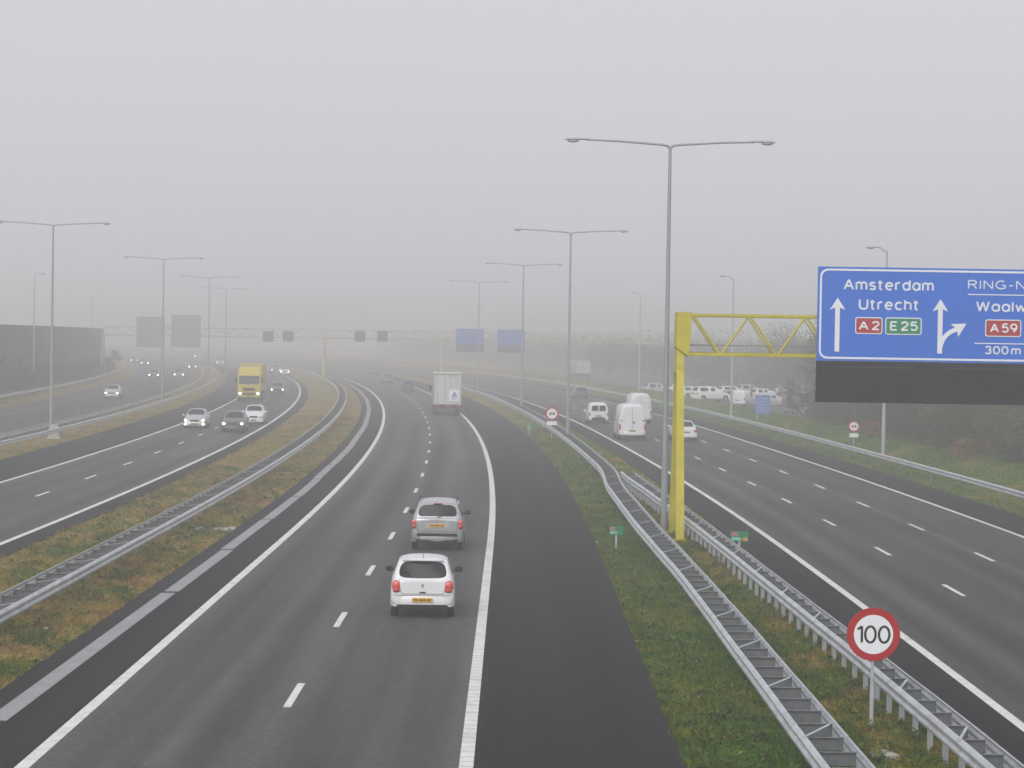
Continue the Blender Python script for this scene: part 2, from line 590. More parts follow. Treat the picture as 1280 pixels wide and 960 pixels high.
strips('hard_shoulder', [(19.4, 21.8, Y0R, Y1R)], M['shoulder'], Z0, 4, (False, True))
strips('parking_lot', [(30.6, 44, 198, 420)], M['lot'], 0.03, 4, zfun=ground_h)

ZM = Z0 + 0.004
for u, w, mm in ((-0.66, 0.24, 'mark_rib'), (-7.86, 0.24, 'mark'), (-16.9, 0.22, 'mark'), (-23.6, 0.2, 'mark'),
                 (9.62, 0.22, 'mark'), (19.35, 0.2, 'mark'), (-32.6, 0.2, 'mark_old'), (-39.8, 0.2, 'mark_old')):
    strips('edge_line', [(u - w / 2, u + w / 2, Y0R, 900)], M[mm], ZM, 3)
for u, y_first, period in ((-4.19, 43.0 - 24, 12.0), (-20.25, 97.0 - 72, 12), (12.95, 64.0 - 36, 12), (16.1, 74.5 - 36, 12), (-36.2, 40, 12)):
    strips('lane_line', [(u - 0.075, u + 0.075, y, y + 3.0) for y in np.arange(y_first, 700, period)], M['mark_old' if u < -30 else 'mark'], ZM, 3.0)

# concrete gutter: long pieces with short patched gaps
pieces = []
y = 20.0
k = 0
while y < 500:
    L = 12.5 if y > 45 else 21
    sh = 0.03 * ((k % 3) - 1)
    pieces.append((-9.48 + sh, -9.08 + sh, y, y + L - 0.35))
    y += L
    k += 1
strips('gutter', pieces, M['concrete'], ZM + 0.004, 3)

# ------------------------------------------------------------------ grass blades, weeds, fallen leaves
def ground_z(u, Y):
    z = ground_h(u, Y)
    if -15.9 < u < -10.1 or 3.1 < u < 8.1:
        z += 0.035 * math.sin(Y * 0.7 + u * 2.1) * math.sin(u * 1.7 - Y * 0.31) + 0.02
        if -15.9 < u < -10.1:
            z += 0.05 * math.sin((u + 15.9) / 5.8 * math.pi)
    return z


def blades(name, zones, mat, label=None):
    Vs = []
    for (u0, u1, y0, y1, dens, h0, h1, w) in zones:
        n = int((u1 - u0) * (y1 - y0) * dens)
        U = rng.uniform(u0, u1, n)
        Yy = rng.uniform(y0, y1, n)
        # tufted: thin out by a smooth pattern
        pat = np.sin(U * 3.1 + np.sin(Yy * 0.9) * 2) * np.sin(Yy * 1.3 + U * 1.7) + 0.5 * np.sin(U * 7.3 + Yy * 2.9)
        keep = rng.uniform(-1.3, 1.0, n) < pat + 0.35
        U, Yy, pat = U[keep], Yy[keep], pat[keep]
        n = len(U)
        h = rng.uniform(h0, h1, n) * (0.85 + 0.3 * np.clip(pat, -1, 1))
        X = np.array([lat(a, b) for a, b in zip(U, Yy)])
        Zg = np.array([ground_z(a, b) for a, b in zip(U, Yy)]) - 0.01
        an = rng.uniform(0, 2 * np.pi, n)
        le = rng.normal(0, 0.45, (n, 2)) * h[:, None]
        dx, dy = np.cos(an) * w, np.sin(an) * w
        a = np.stack([X - dx, Yy - dy, Zg], 1)
        b = np.stack([X + dx, Yy + dy, Zg], 1)
        c = np.stack([X + le[:, 0], Yy + le[:, 1], Zg + h], 1)
        Vs.append(np.stack([a, b, c], 1).reshape(-1, 3))
    V = np.concatenate(Vs)
    F = np.arange(len(V)).reshape(-1, 3)
    o = mesh_np(name, V, F, mat)
    tag(o, label, None, None, 'stuff')
    return o


blades('grass', [(2.96, 8.15, 31, 60, 420, 0.05, 0.18, 0.017), (2.96, 8.15, 60, 100, 170, 0.05, 0.17, 0.016), (2.96, 8.15, 100, 180, 50, 0.06, 0.18, 0.024),
                 (-15.95, -9.94, 40, 75, 260, 0.05, 0.17, 0.018), (-15.95, -9.94, 75, 120, 120, 0.05, 0.16, 0.017), (-15.95, -9.94, 120, 200, 40, 0.06, 0.18, 0.026),
                 (22.0, 27.5, 90, 230, 22, 0.05, 0.2, 0.03), (-30, -27.6, 100, 200, 22, 0.05, 0.15, 0.025)], M['blade'])
wz = []
for cu, cy, r_, d_ in ((6.1, 40.5, 0.7, 500), (6.2, 47, 1.0, 500), (6.0, 52, 0.8, 500), (5.9, 57, 0.9, 400), (6.2, 62, 0.6, 350), (6.9, 36.5, 0.5, 500), (6.4, 33.5, 0.6, 500),
                     (4.3, 43, 0.5, 260), (3.6, 38, 0.5, 260), (4.2, 35, 0.6, 260), (-11.3, 66, 0.9, 260), (-13.8, 58, 0.9, 260),
                     (-10.6, 62, 0.6, 200), (-13.6, 78, 1.0, 160), (-14.6, 98, 1.3, 100), (-11, 90, 0.8, 120), (-10.9, 52, 0.7, 300)):
    wz.append((cu - r_ / 2, cu + r_ / 2, cy - r_ * 1.3, cy + r_ * 1.3, d_, 0.08, 0.26, 0.026))
blades('weeds', wz, M['leaf_green'])
# broad leaved plants among the grass: small leaves in clumps
def leafy(name, zones, mat):
    Vs = []
    for (u0, u1, y0, y1, clumps, per, rad, s0, s1) in zones:
        cu, cy_ = rng.uniform(u0, u1, clumps), rng.uniform(y0, y1, clumps)
        k_ = rng.integers(0, clumps, clumps * per)
        n_ = len(k_)
        cr_ = rng.uniform(0.4, 1.0, clumps) * rad
        an_, rr_ = rng.uniform(0, 6.28, n_), np.sqrt(rng.uniform(0, 1, n_)) * cr_[k_]
        U_, Y_ = np.clip(cu[k_] + np.cos(an_) * rr_, u0 + 0.02, u1 - 0.02), cy_[k_] + np.sin(an_) * rr_ * 1.5
        hh_ = (1 - (rr_ / cr_[k_]) ** 2) * rng.uniform(0.05, 0.16, n_) + 0.03
        X_ = np.array([lat(a, b) for a, b in zip(U_, Y_)])
        Z_ = np.array([ground_z(a, b) for a, b in zip(U_, Y_)]) + hh_
        p_ = np.stack([X_, Y_, Z_], 1)
        d_ = np.stack([np.cos(an_), np.sin(an_), rng.uniform(-0.5, 0.9, n_)], 1)
        e_ = np.stack([-np.sin(an_), np.cos(an_), rng.uniform(-0.4, 0.4, n_)], 1)
        s_ = rng.uniform(s0, s1, (n_, 1))
        Vs.append(np.stack([p_ - d_ * s_, p_ + e_ * s_ * 0.5, p_ + d_ * s_, p_ - e_ * s_ * 0.5], 1).reshape(-1, 3))
    V_ = np.concatenate(Vs)
    tag(mesh_np(name, V_, np.arange(len(V_)).reshape(-1, 4), mat), kind='stuff')


leafy('ground_cover', [(3.02, 7.9, 31, 55, 420, 34, 0.24, 0.025, 0.06), (3.02, 7.9, 55, 85, 320, 26, 0.28, 0.035, 0.07), (3.02, 6.5, 85, 130, 160, 22, 0.35, 0.05, 0.09),
                       (-15.8, -10.05, 42, 75, 300, 28, 0.26, 0.03, 0.065), (-15.8, -10.05, 75, 120, 260, 22, 0.34, 0.045, 0.085)], M['leaf_green'])
# scattered fallen leaves
n = 260
U = np.concatenate([rng.uniform(3.0, 4.6, 180), rng.uniform(5.7, 7.2, 80)])
Yy = rng.uniform(32, 75, n)
s = rng.uniform(0.012, 0.028, n)
X = np.array([lat(a, b) for a, b in zip(U, Yy)])
Zg = np.array([ground_z(a, b) for a, b in zip(U, Yy)]) + rng.uniform(0.02, 0.09, n)
an = rng.uniform(0, 6.28, n)
q = []
for kx, ky in ((-1, -1), (1, -1), (1, 1), (-1, 1)):
    q.append(np.stack([X + s * (kx * np.cos(an) - ky * np.sin(an)), Yy + s * (kx * np.sin(an) + ky * np.cos(an)), Zg + s * kx * 0.5], 1))
V = np.stack(q, 1).reshape(-1, 3)
o = mesh_np('fallen_leaves', V, np.arange(len(V)).reshape(-1, 4), foliage('yellow_leaf', [(0.32, 0.20, 0.02), (0.42, 0.26, 0.03), (0.25, 0.13, 0.03)]))
tag(o, kind='stuff')


# ------------------------------------------------------------------ guardrails
def path_pts(fn, y0, y1):
    ys = []
    y = y0
    while y < y1:
        ys.append(y)
        y += 1.0 if y < 120 else (3.0 if y < 220 else 6.0)
    ys.append(y1)
    return [(fn(Y), Y) for Y in ys]


W_PROF = [(0.0, 0.755), (0.035, 0.745), (0.080, 0.700), (0.080, 0.660), (0.030, 0.615), (0.030, 0.585), (0.080, 0.540), (0.080, 0.500), (0.035, 0.455), (0.0, 0.445)]


def w_beam(parent, pts, side, name='rail', z=0.0, zf=None):
    """steel W beam swept along pts; side = +1 bulges to +x, -1 to -x"""
    prof = [(o_ * side, z_) for o_, z_ in W_PROF] + [((o_ - 0.012) * side, z_ + (0.004 if i > 4 else -0.004)) for i, (o_, z_) in reversed(list(enumerate(W_PROF)))]
    n = len(prof)
    vs, fs = [], []
    for i, (x, y) in enumerate(pts):
        a, b = pts[max(0, i - 1)], pts[min(len(pts) - 1, i + 1)]
        t = Vector((b[0] - a[0], b[1] - a[1])).normalized()
        nx, ny = t.y, -t.x
        zz = z + (zf(x, y) if zf else 0)
        for (o_, z_) in prof: vs.append((x + nx * o_, y + ny * o_, z_ + zz))
    for i in range(len(pts) - 1):
        for k in range(n):
            k2 = (k + 1) % n
            fs.append((i * n + k, i * n + k2, (i + 1) * n + k2, (i + 1) * n + k))
    fs.append(tuple(range(n)))
    fs.append(tuple((len(pts) - 1) * n + k for k in reversed(range(n))))
    return MB().add(vs, fs).build(name, M['galv'], parent)


def splices(root, f, ox, oy, y0, y1, side):
    for Y in np.arange(y0 + 2.0, min(y1, 100), 4.0):
        pts = [(f(Y + d) - ox + 0.004 * side, Y + d - oy) for d in (-0.17, 0.17)]
        w_beam(root, pts, side, 'splice_joint')


def spacer_mb(w, mb=None, m=None):
    s = MB()
    s.box((0, 0, 0.585), (w, 0.012, 0.20))
    s.box((0, -0.034, 0.689), (w, 0.07, 0.008), mi=1)
    s.box((0, -0.030, 0.484), (w, 0.06, 0.008))
    s.box((0, -0.012, 0.60), (0.05, 0.012, 0.12))
    return s


def post_mb(h=0.66):
    s = MB()
    s.box((0, 0.045, h / 2 - 0.1), (0.10, 0.008, h + 0.2))
    s.box((-0.046, 0.07, h / 2 - 0.1), (0.008, 0.042, h + 0.2))
    s.box((0.046, 0.07, h / 2 - 0.1), (0.008, 0.042, h + 0.2))
    return s


def barrier(label, group, fl, fr, y0, y1, pitch=1.333, posts='mid', every=3, detail=True):
    """double sided barrier: left rail on fl(Y), right rail on fr(Y)"""
    ya = y0
    root = empty('guardrail', ((fl(ya) + fr(ya)) / 2, ya, 0), 0, label, 'guardrail', group)
    ox, oy = root.location.x, root.location.y

    def shift(p): return [(x - ox, y - oy) for x, y in p]
    w_beam(root, shift(path_pts(fl, y0, y1)), -1)
    w_beam(root, shift(path_pts(fr, y0, y1)), 1)
    splices(root, fl, ox, oy, y0, y1, -1)
    splices(root, fr, ox, oy, y0 + 1.3, y1, 1)
    ys = list(np.arange(y0 + 0.4, y1, pitch))
    sm = pm = bm_ = None
    rest_s, rest_p = MB(), MB()
    for i, Y in enumerate(ys):
        w = fr(Y) - fl(Y) - 0.014
        cx = (fl(Y) + fr(Y)) / 2
        dirx = math.atan2(-(fl(Y + 0.5) - fl(Y - 0.5)), 1.0)
        px = cx if posts == 'mid' else fl(Y) + 0.10
        if i < 96:
            if sm is None:
                so = spacer_mb(1.0).build('spacer', [M['galv_dark'], M['galv']], root)
                sm = so.data
            else:
                so = bpy.data.objects.new('spacer', sm); col.objects.link(so); so.parent = root
            so.location = (cx - ox, Y - oy, 0)
            so.scale = (w, 1, 1)
            so.rotation_euler = (0, 0, dirx)
            if i % every == 0:
                if pm is None:
                    po = post_mb().build('post', M['galv'] if posts == 'left' else M['galv_dark'], root)
                    pm = po.data
                else:
                    po = bpy.data.objects.new('post', pm); col.objects.link(po); po.parent = root
                po.location = (px - ox, Y - oy, 0)
                po.rotation_euler = (0, 0, dirx)
            if detail and i % 4 == 1 and i < 60:
                b = MB().box((0, 0.62, 0.702), (0.05, 1.32, 0.008), rz=-math.atan2(w - 0.1, 1.2)).build('brace', M['galv'], root)
                b.location = (cx - ox, Y - oy, 0)
        else:
            s_ = spacer_mb(w)
            rest_s.add([(x + cx - ox, y_ + Y - oy, z) for x, y_, z in s_.v], s_.f)
            rest_s.mi[-len(s_.mi):] = s_.mi
            if i % every: continue
            p_ = post_mb()
            rest_p.add([(x + px - ox, y_ + Y - oy, z) for x, y_, z in p_.v], p_.f)
    if rest_s.v:
        tag(rest_s.build('spacer', [M['galv_dark'], M['galv']], root), kind='stuff')
        tag(rest_p.build('post', M['galv'], root), kind='stuff')
    return root


def interp(tab):
    xs, vs = [t[0] for t in tab], [t[1] for t in tab]

    def lin(Y):
        return float(np.interp(Y, xs, vs))

    def f(Y):
        return sum(w_ * lin(Y + d) for d, w_ in ((-5, .08), (-3.3, .15), (-1.6, .18), (0, .18), (1.6, .18), (3.3, .15), (5, .08)))
    return f


aL = interp([(20, 4.92), (34, 4.88), (62, 4.78), (72, 4.58), (82, 4.42), (101, 4.42), (112, 4.84), (124, 4.80), (150, 4.7), (400, 4.6)])
aR = interp([(20, 5.60), (34, 5.56), (52, 5.48), (69, 5.30), (80, 5.12), (101, 5.06), (112, 5.48), (150, 5.4), (400, 5.3)])
bL = interp([(20, 7.55), (35, 7.42), (45, 7.3), (61, 6.95), (69, 6.78), (82, 6.45), (92, 6.10), (100, 5.9), (105, 5.72), (110, 5.66)])
bR = interp([(20, 8.02), (37, 7.88), (46, 7.72), (61, 7.38), (69, 7.22), (82, 6.93), (92, 6.62), (100, 6.45), (105, 6.33), (110, 6.24)])
def wob(Y, p): return 0.004 * math.sin(Y * 0.61 + p) + 0.002 * math.sin(Y * 1.57 + 2 * p)


fA_l = lambda Y: aL(Y) + off(Y) + wob(Y, 0.3)
fA_r = lambda Y: aR(Y) + off(Y) + wob(Y, 1.9)
fB_l = lambda Y: bL(Y) + off(Y) + wob(Y, 4.1)
fB_r = lambda Y: bR(Y) + off(Y) + wob(Y, 2.7)
barrier('grey steel ladder guardrail beside the dark hard shoulder, left of the yellow gantry leg', 'steel guardrails', fA_l, fA_r, 30, 330)
barrier('grey steel ladder guardrail along the right carriageway, passing behind the 100 speed sign', 'steel guardrails', fB_l, fB_r, 30, 110.5, posts='left', every=1)
barrier('grey steel ladder guardrail along the brown grass strip left of the main road', 'steel guardrails',
        lambda Y: -12.36 + off(Y), lambda Y: -11.6 + off(Y), 40, 420)


def single_rail(label, u, y0, y1, side, zf=0.0, every=8.0, g='steel guardrails'):
    f = lambda Y: lat(u, Y)
    root = empty('guardrail', (f(y0), y0, zf), 0, label, 'guardrail', g)
    ox = f(y0)
    w_beam(root, [(x - ox, y - y0) for x, y in path_pts(f, y0, y1)], side)
    pm = None
    for i, Y in enumerate(np.arange(y0 + 1, y1, every)):
        if i >= 98: break
        if pm is None:
            po = post_mb(0.46).build('post', M['galv_dark'], root)
            pm = po.data
        else:
            po = bpy.data.objects.new('post', pm); col.objects.link(po); po.parent = root
        po.location = (f(Y) - ox - 0.06 * side, Y - y0, 0)
        po.rotation_euler = (0, 0, heading(Y))
    return root


single_rail('single steel guardrail with thin posts in front of the right grass bank', 23.05, 70, 440, -1)
single_rail('pale guardrail between the left shoulder grass and the tall lamp bases', -28.85, 95, 470, 1)
single_rail('pale guardrail along the near edge of the far left carriageway', -31.0, 95, 470, -1)
single_rail('faint guardrail in front of the dark noise wall', -45.9, 170, 520, 1)

# black joint sleeves on the right-hand rail
# ------------------------------------------------------------------ street lamps
def lamp_proto(double=True, arm=3.15, H=14.4):
    lp = M['lamp_pole'] if double else M['lamp_pale']
    root = empty('street_lamp', (0, 0, 0))
    s = MB()
    s.tube([(0, 0, -0.2), (0, 0, 2.6), (0, 0, 2.75), (0, 0, H)], [0.125, 0.122, 0.105, 0.058], 12)
    s.build('pole', lp, root, True)
    MB().box((0, -0.118, 1.0), (0.11, 0.03, 0.5), bev=0.008).build('service_door', lp, root)
    for sd in ((-1, 1) if double else (-1,)):
        a = MB()
        pts = [(0, 0, H - 0.12), (sd * 0.10, 0, H + 0.02), (sd * 0.3, 0, H + 0.055), (sd * arm * 0.6, 0, H + 0.16), (sd * arm, 0, H + 0.20)]
        a.tube(pts, [0.045, 0.05, 0.045, 0.038, 0.034], 8)
        a.build('arm', lp, root, True)
        h = MB()
        x0 = sd * (arm - 0.15)
        sec = [(0.0, 0.045, 0.04), (0.25, 0.08, 0.055), (0.55, 0.14, 0.075), (0.8, 0.13, 0.065), (0.93, 0.05, 0.03)]
        vs, fs = [], []
        nn = 12
        for (d, hw, hh) in sec:
            for k in range(nn):
                an_ = 2 * math.pi * k / nn
                vs.append((x0 + sd * d, hw * math.cos(an_), H + 0.22 + hh * (math.sin(an_) if math.sin(an_) > 0 else 0.45 * math.sin(an_)) - 0.03 * d))
        for i in range(len(sec) - 1):
            for k in range(nn):
                k2 = (k + 1) % nn
                fs.append((i * nn + k, i * nn + k2, (i + 1) * nn + k2, (i + 1) * nn + k))
        fs += [tuple(range(nn)), tuple((len(sec) - 1) * nn + k for k in range(nn))]
        hd = h.add(vs, fs).build('lamp_head', M['lamp_head'], root, True)
        MB().ball((x0 + sd * 0.62, 0, H + 0.155), (0.22, 0.12, 0.07), seg=12).build('lamp_glass', M['lamp_glass'], hd, True)
    return root


LAMPS = [
    (*G(829.5, 665), 'tall double arm street lamp, the nearest and largest, beside the yellow gantry leg'),
    (PL(711.3, 430, 155.0)[0], 155.0, 'double arm street lamp behind the nearest one, beside the no overtaking sign'),
    (0.98, 226.0, 'hazy double arm street lamp crossing the right edge of the farther blue signs'),
    (-4.5, 298.0, 'faint double arm street lamp before the left one of two hazy blue signs'),
    (*G(63.5, 544), 'double arm street lamp on the far left with a concrete foot between two rails'),
    (PL(203.5, 420, 224.0)[0], 224.0, 'double arm street lamp standing in front of the grey sign backs on the left'),
    (PL(261.0, 420, 296.0)[0], 296.0, 'faint double arm street lamp just right of the grey sign backs'),
    (-46.6, 368.0, 'very faint double arm street lamp between the sign backs and the yellow lorry'),
]
proto = lamp_proto(True)
for i, (x, y, lb) in enumerate(LAMPS):
    o = proto if i == 0 else copy_tree(proto)
    o.location = (x, y, 0)
    o.rotation_euler = (0, 0, heading(y) if i else 0)
    tag(o, lb, 'street lamp', 'double arm lamps in the reservations')
foot = MB()
fx, fy = G(68, 548)
foot.add([(-0.42, -0.3, 0), (0.42, -0.3, 0), (0.42, 0.3, 0), (-0.42, 0.3, 0), (-0.26, -0.2, 0.95), (0.26, -0.2, 0.95), (0.26, 0.2, 0.95), (-0.26, 0.2, 0.95)],
         [(0, 1, 5, 4), (1, 2, 6, 5), (2, 3, 7, 6), (3, 0, 4, 7), (4, 5, 6, 7)])
fo = foot.build('concrete_block', M['slab'])
fo.location = (fx + 0.1, fy - 0.55, 0)
tag(fo, 'pale concrete block in front of the rails at the foot of the leftmost lamp', 'block')

SL = [
    (*G(1104, 567, 0.4), 'single arm lamp rising behind the big blue sign with its arm pointing left', -1),
    (*G(914, 519, 0.5), 'single arm lamp post between the parked white van and the small blue sign', -1),
    (16.0, 285.0, 'faint single arm lamp post behind the white vans', -1),
    (-56.2, 266.0, 'thin single arm lamp standing before the noise wall left of the leftmost lamp', 1),
    (-80.0, 431.0, 'very faint single arm lamp near the far end of the noise wall', 1),
]
proto = lamp_proto(False, 0.55, 12.6)
for i, (x, y, lb, sd) in enumerate(SL):
    o = proto if i == 0 else copy_tree(proto)
    o.location = (x, y, 0.3)
    o.scale = (1, 1, 1 if sd < 0 else 1.06)
    o.rotation_euler = (0, 0, heading(y) if sd < 0 else math.pi + heading(y))
    tag(o, lb, 'street lamp', 'single arm lamps beside the outer carriageways')


# ------------------------------------------------------------------ gantries
def bar(mb, a, b, w, n=8):
    return mb.tube([a, b], w, n)


gx, gy = G(849.5, 677)         # front foot of the near gantry
GY = gy + 1.7                  # beam centre line
_, z_top = PL(940, 395, GY - 0.6)
_, z_bot = PL(940, 444, GY - 0.6)
gan = empty('gantry', (gx, GY, 0), 0, 'bright yellow truss gantry with A shaped leg, carrying the big blue sign', 'gantry')


def aframe(parent, x, zt, zb, spread=1.72, mat='yellow'):
    for sd in (-1, 1):
        s = MB()
        w = 0.30
        y0, y1 = sd * spread, sd * 0.36
        vs = []
        for (yy, zz, ww, dd) in ((y0, -0.1, 0.30, 0.30), (y1, zb + 0.25, 0.26, 0.26)):
            for ax, ay in ((-1, -1), (1, -1), (1, 1), (-1, 1)):
                vs.append((x + ax * ww / 2, yy + ay * dd / 2, zz))
        s.add(vs, [(0, 1, 5, 4), (1, 2, 6, 5), (2, 3, 7, 6), (3, 0, 4, 7), (0, 3, 2, 1), (4, 5, 6, 7)])
        s.build('leg', M[mat], parent)


aframe(gan, 0.0, z_top, z_bot)
for sd in (-1, 1):
    fp = MB().box((0, sd * 1.72, 0.03), (0.52, 0.52, 0.05), bev=0.01)
    for ax in (-0.2, 0.2):
        for ay in (-0.2, 0.2):
            fp.tube([(ax, sd * 1.72 + ay, 0.04), (ax, sd * 1.72 + ay, 0.12)], 0.022, 6)
    fp.build('foot_plate', M['yellow'], gan)
jf = MB().box((0, 0, z_bot - 0.62), (0.36, 1.16, 0.045))
for ax in (-0.15, 0.0, 0.15):
    jf.tube([(ax, -0.55, z_bot - 0.68), (ax, -0.55, z_bot - 0.56)], 0.018, 6)
jf.build('joint_flange', M['yellow'], gan)
# end box of the truss
eb = MB()
eb.add([(-0.16, -0.66, z_bot + 0.25), (0.30, -0.66, z_bot - 0.09), (0.40, -0.66, z_top + 0.10), (-0.14, -0.66, z_top + 0.10),
        (-0.16, 0.66, z_bot + 0.25), (0.30, 0.66, z_bot - 0.09), (0.40, 0.66, z_top + 0.10), (-0.14, 0.66, z_top + 0.10)],
       [(0, 1, 2, 3), (7, 6, 5, 4), (0, 4, 5, 1), (1, 5, 6, 2), (2, 6, 7, 3), (3, 7, 4, 0)])
eb.build('end_box', M['yellow'], gan)
GXR = 26.5 - gx
for yy, zz, nm in ((-0.6, z_top, 'chord'), (-0.6, z_bot, 'chord'), (0.6, z_top, 'chord'), (0.6, z_bot + 0.02, 'chord')):
    MB().box((GXR / 2 + 0.2, yy, zz), (GXR - 0.2, 0.10, 0.12), bev=0.02).build(nm, M['yellow'], gan)
MB().box((GXR / 2 + 0.2, 0.25, z_bot + 0.33), (GXR - 0.4, 0.16, 0.06)).build('cable_tray', M['signback'], gan)
px_nodes = [862, 886, 922, 956, 992, 1023]
step = 1.02
x = 0.42
top = True
i = 0
while x + step < GXR and i < 26:
    za, zb_ = (z_top - 0.04, z_bot + 0.04) if top else (z_bot + 0.04, z_top - 0.04)
    s = MB()
    s.tube([(x + 0.05, -0.6, za), (x + step - 0.05, -0.6, zb_)], 0.045, 8)
    s.build('diagonal', M['yellow'], gan, True)
    if i % 2 == 0:
        s = MB()
        s.tube([(x + 0.05, 0.6, za), (x + step - 0.05, 0.6, zb_)], 0.03, 6)
        s.build('diagonal', M['yellow'], gan, True)
    x += step
    top = not top
    i += 1
# right-hand leg, out of frame
aframe(gan, GXR, z_top, z_bot)

# ------------------------------------------------------------------ lettering
def arc(cx, cy, rx, ry, a0, a1, n=10):
    return [(cx + rx * math.cos(R(a0 + (a1 - a0) * k / n)), cy + ry * math.sin(R(a0 + (a1 - a0) * k / n))) for k in range(n + 1)]


XH = 0.72
BOWL = arc(0.25, 0.36, 0.25, 0.36, 0, 360, 18)
GLYPH = {   # road sign letters as pen strokes: (width, strokes)
    'A': (0.66, [[(0, 0), (0.33, 1), (0.66, 0)], [(0.13, 0.33), (0.53, 0.33)]]),
    'U': (0.58, [[(0, 1), (0, 0.3)] + arc(0.29, 0.29, 0.29, 0.29, 180, 360) + [(0.58, 1)]]),
    'R': (0.56, [[(0, 0), (0, 1), (0.3, 1)] + arc(0.3, 0.75, 0.24, 0.25, 90, -90) + [(0, 0.5)], [(0.3, 0.5), (0.56, 0)]]),
    'I': (0.0, [[(0, 0), (0, 1)]]),
    'N': (0.58, [[(0, 0), (0, 1), (0.58, 0), (0.58, 1)]]),
    'G': (0.64, [arc(0.33, 0.5, 0.33, 0.5, 50, 300, 16) + [(0.63, 0.14), (0.63, 0.46), (0.38, 0.46)]]),
    'O': (0.68, [arc(0.34, 0.5, 0.34, 0.5, 0, 360, 20)]),
    'D': (0.58, [[(0, 0), (0, 1), (0.2, 1)] + arc(0.2, 0.5, 0.38, 0.5, 90, -90, 14) + [(0, 0)]]),
    'W': (0.90, [[(0, 1), (0.22, 0), (0.45, 0.95), (0.68, 0), (0.90, 1)]]),
    'E': (0.48, [[(0.48, 1), (0, 1), (0, 0), (0.48, 0)], [(0, 0.51), (0.42, 0.51)]]),
    'm': (0.76, [[(0, 0), (0, XH)], [(0, 0.45)] + arc(0.19, 0.5, 0.19, 0.22, 180, 0) + [(0.38, 0)], [(0.38, 0.45)] + arc(0.57, 0.5, 0.19, 0.22, 180, 0) + [(0.76, 0)]]),
    's': (0.42, [arc(0.21, 0.54, 0.19, 0.18, 30, 250, 10) + arc(0.21, 0.18, 0.21, 0.18, 80, -155, 12)]),
    't': (0.30, [[(0.1, 0.95), (0.1, 0.15)] + arc(0.24, 0.15, 0.14, 0.15, 180, 280, 6), [(-0.04, XH), (0.28, XH)]]),
    'e': (0.50, [[(0, 0.38), (0.49, 0.38)] + arc(0.25, 0.36, 0.25, 0.36, 3, 315, 18)]),
    'r': (0.30, [[(0, 0), (0, XH)], [(0, 0.42)] + arc(0.22, 0.48, 0.22, 0.24, 180, 70, 8)]),
    'd': (0.50, [BOWL, [(0.5, 0), (0.5, 1)]]),
    'a': (0.50, [BOWL, [(0.5, 0), (0.5, XH)]]),
    'c': (0.44, [arc(0.25, 0.36, 0.25, 0.36, 45, 315, 16)]),
    'h': (0.44, [[(0, 0), (0, 1)], [(0, 0.42)] + arc(0.22, 0.48, 0.22, 0.24, 180, 0) + [(0.44, 0)]]),
    'l': (0.0, [[(0, 0), (0, 1)]]),
    'w': (0.70, [[(0, XH), (0.17, 0), (0.35, 0.68), (0.53, 0), (0.70, XH)]]),
    'i': (0.0, [[(0, 0), (0, XH)], [(0, 0.93), (0, 0.98)]]),
    'j': (0.10, [[(0.1, XH), (0.1, -0.1)] + arc(0.0, -0.1, 0.1, 0.12, 0, -90, 5), [(0.1, 0.93), (0.1, 0.98)]]),
    'k': (0.42, [[(0, 0), (0, 1)], [(0.40, XH), (0.02, 0.30)], [(0.14, 0.42), (0.42, 0)]]),
    '-': (0.26, [[(0, 0.42), (0.26, 0.42)]]),
    '0': (0.54, [arc(0.27, 0.5, 0.27, 0.5, 0, 360, 20)]),
    '1': (0.22, [[(0, 0.80), (0.22, 1.0), (0.22, 0)]]),
    '2': (0.52, [arc(0.26, 0.73, 0.25, 0.27, 170, -30, 12) + [(0, 0), (0.52, 0)]]),
    '3': (0.50, [arc(0.24, 0.75, 0.22, 0.25, 160, -80, 12) + arc(0.24, 0.26, 0.26, 0.26, 80, -160, 12)]),
    '5': (0.50, [[(0.46, 1), (0.06, 1), (0.03, 0.52)] + arc(0.24, 0.32, 0.26, 0.32, 130, -150, 14)]),
    '9': (0.52, [arc(0.26, 0.69, 0.26, 0.31, 0, 360, 16), [(0.52, 0.69), (0.50, 0.45), (0.25, 0)]]),
}


